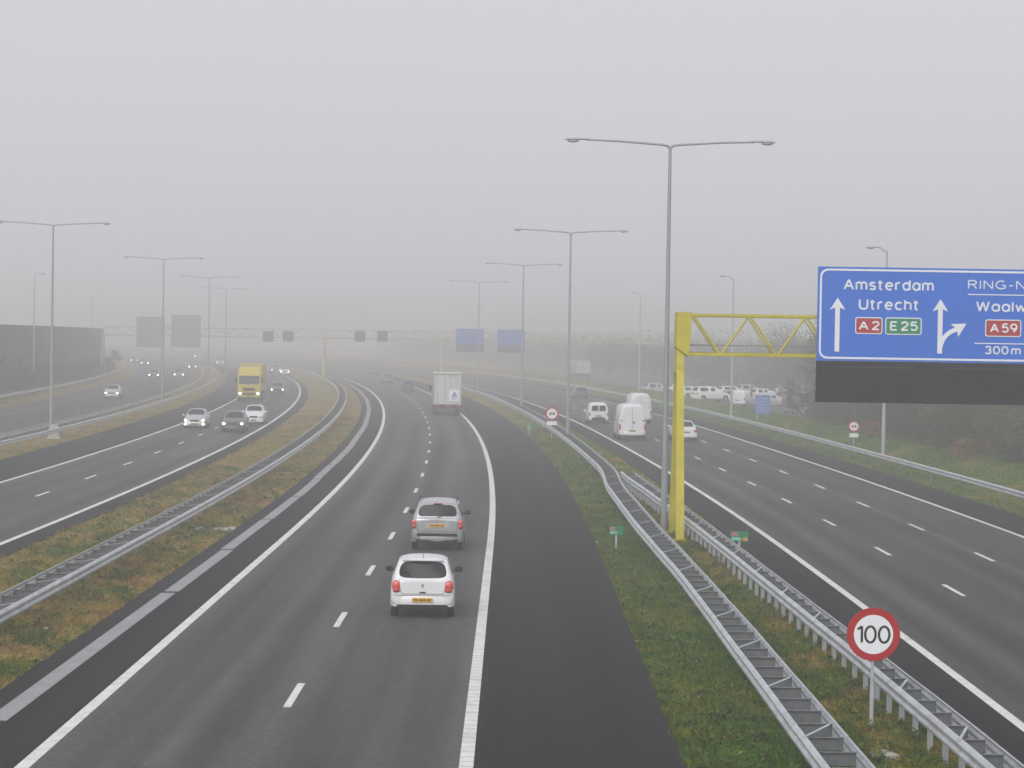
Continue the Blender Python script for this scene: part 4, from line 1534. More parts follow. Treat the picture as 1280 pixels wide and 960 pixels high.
def car_stations(kind):
    # y, w, zb, zm, zs, ws, zt, wt, crown      rear -> front
    if kind == 'hatch':
        L = [(-1.80, 0.70, 0.34, 0.58, 0.86, 0.66, 0.93, 0.60, 0.015), (-1.74, 0.80, 0.26, 0.62, 0.92, 0.77, 0.985, 0.70, -0.035), (-1.44, 0.825, 0.22, 0.62, 0.97, 0.79, 1.42, 0.61, 0.045),
             (-1.34, 0.825, 0.21, 0.62, 0.97, 0.79, 1.445, 0.61, 0.05), (-0.6, 0.825, 0.2, 0.62, 0.97, 0.80, 1.455, 0.60, 0.05),
             (0.1, 0.825, 0.2, 0.6, 0.96, 0.80, 1.43, 0.60, 0.05), (0.9, 0.82, 0.2, 0.58, 0.93, 0.78, 1.0, 0.70, 0.04), (1.45, 0.80, 0.2, 0.55, 0.82, 0.76, 0.88, 0.62, 0.04),
             (1.72, 0.74, 0.22, 0.5, 0.68, 0.70, 0.74, 0.52, 0.03), (1.80, 0.64, 0.28, 0.48, 0.60, 0.60, 0.64, 0.45, 0.01)]
        cab = (1, 2, 4, 5, 6)
    elif kind == 'mpv':
        L = [(-2.13, 0.78, 0.36, 0.62, 0.98, 0.74, 1.04, 0.66, 0.01), (-2.07, 0.85, 0.28, 0.66, 1.02, 0.82, 1.09, 0.75, 0.02), (-1.78, 0.875, 0.22, 0.66, 1.06, 0.84, 1.55, 0.64, 0.04),
             (-1.66, 0.875, 0.22, 0.66, 1.06, 0.84, 1.58, 0.64, 0.05), (-0.6, 0.875, 0.2, 0.66, 1.06, 0.845, 1.62, 0.65, 0.06),
             (0.2, 0.875, 0.2, 0.64, 1.04, 0.845, 1.59, 0.64, 0.06), (1.15, 0.87, 0.2, 0.6, 1.0, 0.82, 1.06, 0.74, 0.05), (1.7, 0.84, 0.2, 0.55, 0.86, 0.80, 0.92, 0.66, 0.04),
             (2.02, 0.78, 0.22, 0.5, 0.70, 0.72, 0.76, 0.55, 0.03), (2.10, 0.68, 0.28, 0.48, 0.62, 0.62, 0.66, 0.48, 0.01)]
        cab = (1, 2, 4, 5, 6)
    elif kind == 'estate':
        L = [(-2.16, 0.72, 0.34, 0.58, 0.90, 0.68, 0.95, 0.62, 0.01), (-2.10, 0.82, 0.28, 0.62, 0.94, 0.78, 1.0, 0.71, 0.02), (-1.75, 0.86, 0.22, 0.62, 0.96, 0.81, 1.40, 0.60, 0.04),
             (-1.62, 0.86, 0.21, 0.62, 0.96, 0.81, 1.43, 0.60, 0.05), (-0.6, 0.865, 0.2, 0.62, 0.95, 0.82, 1.46, 0.61, 0.05),
             (0.1, 0.865, 0.2, 0.6, 0.94, 0.82, 1.43, 0.60, 0.05), (0.95, 0.86, 0.2, 0.58, 0.92, 0.80, 0.98, 0.72, 0.04), (1.6, 0.84, 0.2, 0.55, 0.80, 0.78, 0.86, 0.66, 0.04),
             (2.06, 0.78, 0.22, 0.5, 0.68, 0.72, 0.73, 0.55, 0.03), (2.15, 0.68, 0.28, 0.46, 0.60, 0.62, 0.63, 0.48, 0.01)]
        cab = (1, 2, 4, 5, 6)
    elif kind == 'saloon':
        L = [(-2.16, 0.70, 0.34, 0.56, 0.84, 0.66, 0.89, 0.60, 0.01), (-2.08, 0.80, 0.28, 0.6, 0.90, 0.77, 0.96, 0.68, 0.02), (-1.62, 0.85, 0.22, 0.62, 0.93, 0.80, 0.99, 0.70, 0.02),
             (-0.95, 0.86, 0.21, 0.62, 0.94, 0.81, 1.38, 0.585, 0.05), (-0.4, 0.865, 0.2, 0.62, 0.93, 0.82, 1.42, 0.60, 0.05),
             (0.15, 0.865, 0.2, 0.6, 0.92, 0.82, 1.39, 0.60, 0.05), (0.98, 0.86, 0.2, 0.58, 0.90, 0.80, 0.96, 0.72, 0.04), (1.6, 0.84, 0.2, 0.55, 0.78, 0.78, 0.84, 0.66, 0.04),
             (2.06, 0.78, 0.22, 0.5, 0.66, 0.72, 0.71, 0.55, 0.03), (2.15, 0.68, 0.28, 0.46, 0.58, 0.62, 0.61, 0.48, 0.01)]
        cab = (2, 3, 4, 5, 6)
    elif kind == 'small_van':
        L = [(-2.0, 0.78, 0.38, 0.7, 1.10, 0.76, 1.64, 0.62, 0.01), (-1.95, 0.84, 0.30, 0.7, 1.08, 0.83, 1.74, 0.69, 0.03), (-1.80, 0.86, 0.24, 0.7, 1.08, 0.85, 1.78, 0.71, 0.04),
             (-1.5, 0.86, 0.22, 0.66, 1.06, 0.85, 1.80, 0.71, 0.05), (-0.5, 0.86, 0.2, 0.66, 1.05, 0.85, 1.80, 0.70, 0.06),
             (0.4, 0.86, 0.2, 0.64, 1.03, 0.84, 1.72, 0.66, 0.06), (1.25, 0.85, 0.2, 0.6, 1.0, 0.81, 1.06, 0.72, 0.05), (1.7, 0.82, 0.2, 0.55, 0.86, 0.78, 0.93, 0.64, 0.04),
             (2.0, 0.76, 0.22, 0.5, 0.70, 0.70, 0.76, 0.54, 0.03), (2.08, 0.68, 0.28, 0.48, 0.62, 0.62, 0.66, 0.48, 0.01)]
        cab = (0, 1, 4, 5, 6)
    elif kind == 'panel_van':
        L = [(-2.85, 0.86, 0.46, 0.9, 1.35, 0.84, 2.42, 0.70, 0.02), (-2.80, 0.95, 0.38, 0.9, 1.35, 0.94, 2.50, 0.78, 0.04), (-2.6, 0.98, 0.32, 0.9, 1.35, 0.97, 2.54, 0.80, 0.06),
             (-2.2, 0.98, 0.30, 0.8, 1.3, 0.97, 2.56, 0.81, 0.07), (0.4, 0.98, 0.28, 0.8, 1.25, 0.96, 2.56, 0.80, 0.08),
             (1.15, 0.97, 0.28, 0.75, 1.2, 0.94, 2.35, 0.74, 0.10), (2.0, 0.95, 0.28, 0.7, 1.18, 0.90, 1.28, 0.80, 0.06), (2.5, 0.92, 0.28, 0.65, 0.98, 0.86, 1.08, 0.72, 0.05),
             (2.78, 0.86, 0.3, 0.58, 0.80, 0.80, 0.88, 0.62, 0.03), (2.85, 0.76, 0.34, 0.54, 0.72, 0.70, 0.78, 0.54, 0.01)]
        cab = (0, 1, 4, 5, 6)
    return L, cab


def both(i0, i1, js):
    return [(i, sd, j) for i in range(i0, i1) for sd in (0, 1) for j in js]


CACHE = {}
WHEELS = {'hatch': (-1.25, 1.12, 0.29), 'mpv': (-1.42, 1.35, 0.32), 'estate': (-1.38, 1.30, 0.31), 'saloon': (-1.38, 1.30, 0.31), 'small_van': (-1.35, 1.35, 0.31), 'panel_van': (-1.75, 1.85, 0.34)}


def car_geo(kind, level):
    key = (kind, level)
    if key in CACHE: return CACHE[key]
    L, (ra, rb, c4, c5, c6) = car_stations(kind)
    gl = [('windscreen', both(c5, c6, (5, 6)))]
    if kind in ('hatch', 'mpv', 'estate', 'saloon'):
        gl.append(('rear_window', both(ra, rb, (5, 6))))
        first = rb if kind != 'saloon' else rb
        gl.append(('side_window', [[(i, sd, 4) for i in range(first, c4)] for sd in (0, 1)]))
        gl.append(('door_window', [[(i, sd, 4) for i in range(c4, c5)] for sd in (0, 1)]))
    else:
        gl.append(('door_window', [[(i, sd, 4) for i in range(c4, c5)] for sd in (0, 1)]))
    wy0, wy1, wr = WHEELS[kind]
    CACHE[key] = (L, loft_body(L, gl, level, (wy0, wy1), wr))
    return CACHE[key]


def make_car(kind, body_mat, label, cat, loc, rz, level=2, lit=False, group=None, name=None, extra=None, mirror=None, tl='taillight', bumper_mat=None, fog=False):
    L, res = car_geo(kind, level)
    root = empty(name or 'car', loc, rz, label, cat, group)
    parts_from(res, root, body_mat)
    wy0, wy1, wr = WHEELS[kind]
    W = 2 * max(s[1] for s in L)
    yr, yf = L[0][0], L[-1][0]
    for wy in (wy0, wy1):
        for sd in (-1, 1): wheel(root, sd * (W / 2 - 0.125), wy, wr)
    mirrors(root, W / 2 - 0.03, L[6][0] - 0.25, L[6][4] + 0.08, mirror or body_mat)
    bm_ = bumper_mat or body_mat
    bumper(root, W * 0.97, yr, L[1][2] + 0.03, L[1][2] + 0.32, bm_, False)
    bumper(root, W * 0.95, yf, 0.24, 0.52, bm_, True)
    zpl = {'hatch': 0.47, 'mpv': 0.86, 'estate': 0.72, 'saloon': 0.66, 'small_van': 0.72, 'panel_van': 0.70}[kind]
    near = loc[1] < 100
    plate(root, yr - (0.04 if kind in ('hatch',) else 0.012) - 0.01, zpl, mat='plate' if near else 'plate_dull')
    plate(root, yf + 0.045, 0.38, True, w=0.46, mat='plate_dull')
    # lamps
    for sd in (-1, 1):
        if kind == 'hatch':
            MB().ball((sd * 0.655, -1.71, 0.80), (0.115, 0.10, 0.165), p=0.8).build('tail_light', M['taillight2'], root, True)
            MB().ball((sd * 0.655, -1.745, 0.70), (0.10, 0.075, 0.06), p=0.8).build('tail_light', M['taillight'], root, True)
        elif kind == 'mpv':
            MB().ball((sd * 0.765, -2.03, 0.95), (0.085, 0.09, 0.10), p=0.7).build('tail_light', M['taillight2'], root, True)
            MB().ball((sd * 0.765, -2.04, 0.82), (0.085, 0.09, 0.09), p=0.7).build('tail_light', M['taillight'], root, True)
        elif kind in ('small_van', 'panel_van'):
            zc_, hh_ = (0.86, 0.14) if kind == 'small_van' else (0.98, 0.22)
            MB().ball((sd * (W / 2 - 0.10), yr + 0.03, zc_), (0.07, 0.06, hh_), p=0.6).build('tail_light', M[tl], root, True)
        else:
            MB().ball((sd * (W / 2 - 0.17), yr + 0.05, L[1][4] - 0.13), (0.14, 0.08, 0.09), p=0.7).build('tail_light', M[tl], root, True)
        zf, xf = L[-2][4] - 0.02, L[-2][1] - 0.14
        hl = MB().ball((sd * xf, yf - 0.07, zf), (0.17, 0.11, 0.085), p=0.75).build('headlight', M['clearlight'], root, True)
        if lit:
            MB().ball((sd * xf, yf + 0.03, zf), (0.085, 0.03, 0.07), seg=10).build('lit_lens', M['headlight'], hl, True)
        if fog:
            fo_ = MB().ball((sd * (xf + 0.02), yf + 0.03, 0.36), (0.07, 0.03, 0.06), seg=10).build('fog_light', M['headlight'], root, True)
    MB().box((0, yf + 0.01, L[-2][4] - 0.05), (0.62, 0.04, 0.13), bev=0.01).build('grille', M['trim'], root)
    if extra: extra(root, L)
    return root


WHITE = paint('white_paint', (0.78, 0.79, 0.80))
SILVER = paint('silver_paint', (0.47, 0.48, 0.49), 0.28, 0.6)
SILVER2 = paint('pale_silver_paint', (0.52, 0.54, 0.56), 0.32, 0.4)
DARKRED = paint('dark_brown_red_paint', (0.040, 0.033, 0.034), 0.3)
DARK = paint('dark_grey_paint', (0.035, 0.036, 0.04), 0.3)
GREY = paint('mid_grey_paint', (0.16, 0.165, 0.17), 0.3)
YEL = paint('lorry_yellow_paint', (0.60, 0.46, 0.02), 0.4)
CREAM = paint('cream_paint', (0.46, 0.44, 0.38), 0.6)


def seam(root, pts, r_=0.007):
    from mathutils.bvhtree import BVHTree
    vs, fs = [], []
    for ch in root.children:
        if ch.name.split('.')[0] in ('body', 'bumper'):
            b = len(vs)
            vs += [v.co.copy() for v in ch.data.vertices]
            fs += [[b + i for i in p.vertices] for p in ch.data.polygons]
    t = BVHTree.FromPolygons(vs, fs)
    out = []
    for (xa, za), (xb, zb_) in zip(pts, pts[1:]):
        for k in range(8):
            x_, z_ = xa + (xb - xa) * k / 8, za + (zb_ - za) * k / 8
            hit = t.ray_cast(Vector((x_, -6, z_)), Vector((0, 1, 0)))
            if hit[0] is not None: out.append(hit[0] + Vector((0, -0.001, 0)))
    if len(out) > 2: MB().tube(out, r_, 6).build('tailgate_seam', M['trim'], root)


def hatch_extra(root, L):
    seam(root, [(-0.60, 0.98), (-0.555, 0.70), (-0.52, 0.615), (0.52, 0.615), (0.555, 0.70), (0.60, 0.98)])
    seam(root, [(-0.74, 0.585), (-0.4, 0.575), (0.4, 0.575), (0.74, 0.585)], 0.006)
    MB().box((0, -1.845, 0.30), (1.30, 0.05, 0.11), bev=0.02).build('rear_valance', M['trim'], root)
    MB().tube([(-0.42, -1.70, 0.26), (-0.42, -1.90, 0.26)], 0.035, 10).build('exhaust', M['trim'], root, True)
    MB().box((0.0, -1.795, 0.83), (0.07, 0.02, 0.09), bev=0.008).build('badge', M['rim'], root)
    MB().box((0, -1.815, 0.66), (0.16, 0.03, 0.03), bev=0.008).build('tailgate_handle', M['trim'], root)
    MB().ball((0, -1.49, 1.405), (0.22, 0.06, 0.02), p=0.8).build('brake_light', M['trim'], root, True)
    MB().tube([(0, -1.28, 1.48), (0, -1.36, 1.60)], [0.008, 0.005], 6).build('aerial', M['trim'], root)
    MB().box((0, -1.47, 1.44), (1.04, 0.16, 0.03), bev=0.012).build('spoiler', WHITE, root)


def mpv_extra(root, L):
    seam(root, [(-0.69, 1.08), (-0.66, 0.80), (-0.62, 0.655), (0.62, 0.655), (0.66, 0.80), (0.69, 1.08)])
    MB().box((0, -2.115, 0.86), (0.80, 0.03, 0.19), bev=0.012).build('plate_recess', SILVER2, root)
    MB().box((0, -2.175, 0.555), (1.34, 0.03, 0.10), bev=0.012).build('bumper_strip', M['trim'], root)
    MB().box((0, -2.12, 0.34), (1.42, 0.06, 0.12), bev=0.02).build('rear_valance', M['trim'], root)
    for sd in (-1, 1):
        MB().tube([(sd * 0.62, -1.4, 1.625), (sd * 0.63, -1.2, 1.68), (sd * 0.63, 0.0, 1.70), (sd * 0.62, 0.2, 1.64)], 0.018, 6).build('roof_rail', M['trim'], root, True)
    MB().ball((0, -1.82, 1.565), (0.16, 0.05, 0.02), p=0.8).build('brake_light', M['taillight'], root, True)
    MB().tube([(0.0, -2.085, 1.13), (0.2, -2.03, 1.17), (0.50, -2.03, 1.165)], 0.012, 6).build('rear_wiper', M['trim'], root)


def back_pt(px, py, L2, z=0.06):
    """centre of a vehicle driving away whose rear is seen at px, py"""
    x, y = G(px, py, z)
    h = heading(y)
    return (x - math.sin(h) * L2, y + math.cos(h) * L2, z), h


def front_pt(px, py, L2, z=0.06):
    x, y = G(px, py, z)
    h = heading(y)
    return (x - math.sin(h) * L2, y + math.cos(h) * L2, z), h + math.pi


loc, h = back_pt(526, 771, 1.45)
make_car('hatch', WHITE, 'white three door hatchback, the nearest car, with orange red tail lights and yellow plate', 'car', loc, h + R(1.5), 2, extra=hatch_extra, mirror=M['trim'])
loc, h = back_pt(546.5, 688, 1.75)
make_car('mpv', SILVER, 'silver people carrier just ahead of the white hatchback', 'car', loc, h, 2, extra=mpv_extra, mirror=M['trim'])

# cars ahead in the fog, main carriageway
for px, py, m_, lb in ((509.5, 489.5, DARK, 'dark hazy car ahead and left of the white lorry'), (484.5, 479, GREY, 'barely visible grey car farthest ahead on the middle carriageway')):
    loc, h = back_pt(px, py, 2.1)
    make_car('estate', m_, lb, 'car', loc, h, 1)


# right-hand carriageway
def van_extra(root, L):
    yb = L[0][0]
    MB().box((0, yb - 0.006, 1.45), (0.016, 0.02, 1.75)).build('door_gap', M['trim'], root)
    MB().box((0.10, yb - 0.012, 1.30), (0.10, 0.03, 0.16), bev=0.01).build('door_handle', M['trim'], root)
    for sd in (-1, 1):
        MB().box((sd * (0.76), yb - 0.0, 1.42), (0.09, 0.03, 0.12), bev=0.01).build('hinge', M['trim'], root)


def caddy_extra(root, L):
    yb = L[0][0]
    for sd in (-1, 1):
        s = MB()
        s.prism([(sd * 0.05, 1.13), (sd * 0.60, 1.13), (sd * 0.55, 1.57), (sd * 0.05, 1.57)], yb - 0.02, yb + 0.03)
        s.build('rear_window', M['glass'], root)


loc, h = back_pt(790, 551, 2.7)
make_car('panel_van', WHITE, 'tall white panel van with plain closed rear doors beside the nearest lamp pole', 'van', loc, h, 2, name='van', extra=van_extra, mirror=M['trim'])
loc, h = back_pt(800.5, 530, 2.7)
make_car('panel_van', paint('white_van_paint', (0.74, 0.75, 0.77)), 'second white van mostly hidden ahead of the tall white panel van', 'van', loc, h, 1, name='van', extra=van_extra, mirror=M['trim'])
loc, h = back_pt(748, 530.5, 1.9)
make_car('small_van', WHITE, 'small white van with two rear windows next to the white line', 'van', loc, h, 2, name='van', extra=caddy_extra, bumper_mat=M['trim'])
loc, h = back_pt(857, 552, 2.0)
make_car('saloon', WHITE, 'white saloon car half hidden behind the yellow gantry leg', 'car', loc, h, 2)
loc, h = back_pt(726.5, 499.5, 2.0)
make_car('estate', DARK, 'dark hazy car up the right carriageway ahead of the small white van', 'car', loc, h, 1)

# oncoming cars, left carriageway
loc, h = front_pt(243, 536, 2.0)
make_car('saloon', SILVER2, 'silver saloon with two pairs of lit lamps, driving beside the white line', 'car', loc, h, 2, lit=True, fog=True)
loc, h = front_pt(291, 541, 2.0)
make_car('estate', DARKRED, 'dark car with lit headlights overtaking in front of the yellow lorry', 'car', loc, h, 2, lit=True)
loc, h = front_pt(316.5, 531, 1.8)
make_car('hatch', WHITE, 'white hatchback tucked behind the dark oncoming car', 'car', loc, h, 2)
loc, h = front_pt(346.5, 494, 2.0)
make_car('estate', DARK, 'dark car with bright headlights to the right of the yellow lorry', 'car', loc, h, 1, lit=True)
loc, h = front_pt(356, 469, 2.4)
make_car('estate', WHITE, 'pale car far back to the right of the yellow lorry, ahead of a faint car', 'car', loc, h, 1, lit=True)
loc, h = front_pt(344.5, 466.5, 2.0)
make_car('estate', GREY, 'faint car with two headlights just left of the distant pale car', 'car', loc, h, 1, lit=True)

# far left carriageway
loc, h = front_pt(139, 499, 2.0)
make_car('hatch', SILVER2, 'silver car with headlights alone on the far left carriageway, nearest of its road', 'car', loc, h, 2, lit=True)
for px, py, m_, lb in ((192, 474, GREY, 'hazy car with headlights under the left grey sign back'), (223.5, 473.5, GREY, 'hazy car with headlights under the right grey sign back'),
                       (181, 457.5, DARK, 'faint pair of headlights farther back under the left grey sign back'), (240.5, 462.5, GREY, 'faint dim car behind and right of the lamp by the sign backs'),
                       (167, 453.5, GREY, 'very faint headlights at the end of the noise wall, right of another pair'), (153.5, 450.5, DARK, 'farthest left headlights at the very end of the noise wall'),
                       (274.5, 456.5, SILVER2, 'pale car with bright headlights beyond the rails left of the yellow lorry'), (246.5, 448, GREY, 'faintest headlights beyond the right grey sign back')):
    loc, h = front_pt(px, py, 2.0)
    make_car('estate', m_, lb, 'car', loc, h, 1, lit=True, group='oncoming cars with headlights')

# ------------------------------------------------------------------ lorries
loc, h = back_pt(559, 519.5, 4.3)
lor = empty('lorry', loc, h, 'white box lorry seen from behind with a blue triangle emblem on its door', 'lorry')
WPALE = paint('box_white', (0.60, 0.60, 0.57), 0.5)
MB().box((0, -0.9, 2.45), (2.5, 6.8, 2.85), bev=0.03).build('cargo_box', WPALE, lor)
fr = ring_prism([(-1.27, 1.0), (1.27, 1.0), (1.27, 3.93), (-1.27, 3.93)], [(-1.15, 1.06), (1.15, 1.06), (1.15, 3.70), (-1.15, 3.70)], -4.36, -4.27)
fr.build('door_frame', simple('door_frame_grey', (0.42, 0.42, 0.40), 0.5), lor)
MB().box((0, -4.36, 3.86), (2.54, 0.14, 0.14), bev=0.02).build('roof_edge', simple('roof_edge_white', (0.7, 0.7, 0.68), 0.5), lor)
for k, xx in enumerate((-0.58, 0.58)):
    dd = MB().box((xx, -4.312, 2.37), (1.14, 0.03, 2.62), bev=0.005).build('rear_door', WPALE, lor)
    for q in (-0.32, 0.32):
        MB().tube([(xx + q, -4.345, 1.08), (xx + q, -4.345, 3.66)], 0.02, 6).build('lock_bar', M['rim'], dd)
st = MB().box((0.60, -4.372, 1.83), (0.94, 0.012, 1.05)).build('sticker', M['signwhite'], lor)
MB().prism([(0.34, 1.70), (0.90, 1.70), (0.62, 2.20)], -4.386, -4.379).build('emblem', simple('emblem_blue', (0.05, 0.08, 0.30), 0.5), st)
MB().prism([(0.53, 1.78), (0.71, 1.78), (0.62, 1.94)], -4.390, -4.384).build('emblem_centre', M['signwhite'], st)
MB().box((0.62, -4.382, 1.55), (0.5, 0.008, 0.08)).build('emblem_bar', simple('emblem_grey', (0.25, 0.25, 0.3), 0.5), st)
MB().box((0, -0.3, 0.83), (0.9, 7.6, 0.24)).build('chassis', M['trim'], lor)
MB().box((0, -4.20, 0.56), (2.35, 0.12, 0.20), bev=0.02).build('bumper', simple('bumper_dark', (0.06, 0.06, 0.06), 0.6), lor)
MB().box((0, -4.27, 0.86), (2.44, 0.10, 0.26), bev=0.02).build('light_bar', M['trim'], lor)
for sd in (-1, 1):
    MB().box((sd * 0.98, -4.34, 0.86), (0.42, 0.05, 0.2), bev=0.015).build('tail_light', M['taillight'], lor)
    for yy in (-2.2, 3.1):
        wheel(lor, sd * 1.03, yy, 0.46, 0.34)
    MB().box((sd * 1.38, 3.5, 2.35), (0.2, 0.1, 0.5), bev=0.03).build('mirror', M['trim'], lor)
    MB().box((sd * 1.02, -1.5 - 1.95 + 0.25, 0.55), (0.4, 0.03, 0.5)).build('mudflap', M['trim'], lor)
plate(lor, -4.335, 0.86, mat='plate_dull')
cab = MB().box((0, 3.55, 1.75), (2.35, 1.75, 2.2), bev=0.12).build('cab', WPALE, lor)
MB().box((0, 4.43, 2.15), (2.1, 0.03, 0.8), bev=0.01).build('windscreen', M['glass'], cab)

loc, h = front_pt(311, 502, 5.0)
lor = empty('lorry', loc, h, 'yellow articulated lorry with lit headlights coming towards the camera', 'lorry')
cab = MB()
cab.add([(-1.22, 4.9, 0.45), (1.22, 4.9, 0.45), (1.22, 4.95, 1.75), (-1.22, 4.95, 1.75), (-1.2, 4.72, 2.75), (1.2, 4.72, 2.75), (-1.1, 4.1, 3.55), (1.1, 4.1, 3.55),
         (-1.22, 2.8, 0.45), (1.22, 2.8, 0.45), (1.22, 2.8, 1.75), (-1.22, 2.8, 1.75), (-1.2, 2.8, 2.75), (1.2, 2.8, 2.75), (-1.1, 2.8, 3.65), (1.1, 2.8, 3.65)],
        [(0, 1, 2, 3), (3, 2, 5, 4), (4, 5, 7, 6), (6, 7, 15, 14), (1, 9, 10, 2), (2, 10, 13, 5), (5, 13, 15, 7), (0, 3, 11, 8), (3, 4, 12, 11), (4, 6, 14, 12), (8, 11, 10, 9), (11, 12, 13, 10), (12, 14, 15, 13), (0, 8, 9, 1)])
co = cab.build('cab', YEL, lor)
bv = co.modifiers.new('bevel', 'BEVEL'); bv.width = 0.06; bv.segments = 3
ws = MB()
ws.add([(-1.08, 4.965, 1.83), (1.08, 4.965, 1.83), (1.06, 4.79, 2.65), (-1.06, 4.79, 2.65), (-1.08, 4.90, 1.83), (1.08, 4.90, 1.83), (1.06, 4.70, 2.65), (-1.06, 4.70, 2.65)],
       [(0, 1, 2, 3), (7, 6, 5, 4), (0, 4, 5, 1), (1, 5, 6, 2), (2, 6, 7, 3), (3, 7, 4, 0)])
ws.build('windscreen', M['glass'], co)
MB().box((0, 4.93, 2.76), (2.16, 0.35, 0.12), rx=R(-25), bev=0.03).build('sun_visor', YEL, lor)
gr = MB().box((0, 4.965, 1.30), (1.3, 0.05, 0.30), bev=0.02)
gr.build('grille', M['trim'], lor)
MB().box((0, 4.965, 0.80), (1.2, 0.05, 0.26), bev=0.02).build('lower_grille', M['trim'], lor)
MB().box((0, 4.97, 0.58), (2.42, 0.12, 0.20), bev=0.03).build('bumper', YEL, lor)
for sd in (-1, 1):
    hl = MB().box((sd * 0.94, 4.965, 0.86), (0.36, 0.05, 0.22), bev=0.03).build('headlight', M['clearlight'], lor)
    MB().ball((sd * 0.94, 4.995, 0.86), (0.12, 0.03, 0.10), seg=10).build('lit_lens', M['headlight'], hl, True)
    MB().box((sd * 1.36, 4.80, 2.25), (0.18, 0.12, 0.62), bev=0.03).build('mirror', M['trim'], lor)
    MB().box((sd * 1.225, 4.1, 2.2), (0.02, 0.9, 0.75)).build('side_window', M['glass'], lor)
    for yy in (4.0, 0.6, -3.0, -4.2):
        wheel(lor, sd * 1.05, yy, 0.5, 0.34)
MB().box((0, 2.6 - 7.3, 2.45), (2.5, 9.9, 2.75), bev=0.04).build('trailer', simple('trailer_curtain', (0.52, 0.40, 0.03), 0.6), lor)
MB().box((0, -2.0, 0.95), (0.9, 12.0, 0.25)).build('chassis', M['trim'], lor)
plate(lor, 5.04, 0.58, True, mat='plate_dull')
# distant pale lorry on the right-hand carriageway
loc, h = back_pt(729, 474.5, 3.5)
lor = empty('lorry', loc, h, 'pale cream box lorry, a faint shape far up the right carriageway', 'lorry')
MB().box((0, -0.6, 2.25), (2.4, 6.0, 2.3), bev=0.03).build('cargo_box', CREAM, lor)
MB().box((0, 3.3, 1.6), (2.3, 1.6, 2.0), bev=0.12).build('cab', CREAM, lor)
MB().box((0, -0.3, 0.85), (2.2, 7.0, 0.35), bev=0.02).build('chassis', M['trim'], lor)
for sd in (-1, 1):
    for yy in (-2.2, 3.1): wheel(lor, sd * 1.0, yy, 0.45, 0.3)

# ------------------------------------------------------------------ parked vehicles on the lot
PK = [('mpv', 889, 246, WHITE, 'white parked car with a sloping bonnet beside the lot edge, left of the lamp post', 'car', R(-68)),
      ('small_van', 931, 250, WHITE, 'boxy white parked van between the lamp post and the small blue sign', 'van', R(-28)),
      ('estate', 967, 247, SILVER2, 'pale parked car just right of the small blue sign', 'car', R(-75)),
      ('estate', 909, 262, GREY, 'grey parked car between the white parked car and the boxy white van', 'car', R(-60)),
      ('small_van', 1003, 226, GREY, 'grey parked van left of the dark board, in front of the other parked vehicles', 'van', R(-65)),
      ('saloon', 1032, 216, WHITE, 'white parked car under the dark board, right of the grey van', 'car', R(-70)),
      ('saloon', 1058, 206, SILVER2, 'silver parked car behind the no overtaking sign', 'car', R(-85)),
      ('estate', 1096, 203, SILVER2, 'pale parked car half hidden by bushes by the right lamp pole', 'car', R(-80)),
      ('estate', 822, 290, SILVER2, 'pale parked car seen between the nearest lamp pole and the yellow leg', 'car', R(-60)),
      ('estate', 866, 282, WHITE, 'white parked car farther back, just right of the yellow leg', 'car', R(-60)),
      ('hatch', 955, 275, WHITE, 'white parked hatchback in the second row behind the small blue sign', 'car', R(-60)),
      ('saloon', 846, 300, WHITE, 'white parked car in the back row, touching the left edge of the yellow leg', 'car', R(-55)),
      ('estate', 915, 288, WHITE, 'white parked estate in the back row above the roof of the grey car', 'car', R(-60)),
      ('estate', 938, 300, SILVER2, 'silver parked estate in the back row above the boxy white van', 'car', R(-60)),
      ('saloon', 975, 284, WHITE, 'white parked saloon in the back row right of the small blue sign', 'car', R(-60)),
      ('hatch', 1012, 262, WHITE, 'white parked hatchback in the back row above the grey van', 'car', R(-60)),
      ('saloon', 1076, 212, WHITE, 'white parked saloon between the no overtaking sign and the lamp pole', 'car', R(-75)),
      ('hatch', 1118, 198, GREY, 'grey parked hatchback right of the lamp pole under the dark board', 'car', R(-75)),
      ('hatch', 988, 262, DARK, 'dark parked hatchback in the second row under the truss', 'car', R(-60))]
for kind, px, Y, m_, lb, cat, rz in PK:
    x, _ = PL(px, 500, Y)
    z = ground_h(unlat(x, Y), Y) + 0.03
    make_car(kind, m_, lb, cat, (x, Y, z), rz, 1, name='parked_van' if cat == 'van' else 'parked_car', group='vehicles parked on the right lot')

# ------------------------------------------------------------------ noise wall
wl = empty('noise_wall', (lat(-49.5, 150), 150, 0), 0, 'tall dark grey noise wall overgrown at its foot along the far left carriageway', 'noise wall')
ox = lat(-49.5, 150)
ys = list(np.arange(150, 425, 4.0))
for i in range(len(ys) - 1):
    a = Vector((lat(-49.5, ys[i]) - ox, ys[i] - 150)); b = Vector((lat(-49.5, ys[i + 1]) - ox, ys[i + 1] - 150))
    c_ = (a + b) / 2
    L_ = (b - a).length
    ang = math.atan2(b.y - a.y, b.x - a.x)
    s = MB()
    for k in range(6):
        s.box((c_.x, c_.y, 0.6 + 1.22 * k + 0.5), (L_ - 0.16, 0.20 + 0.02 * (k % 2), 1.20), rz=ang)
    s.build('panel', M['wallgrey'], wl)
    p = MB().box((a.x, a.y, 3.85), (0.2, 0.26, 7.7), rz=ang)
    p.build('post', M['wallgrey'], wl)


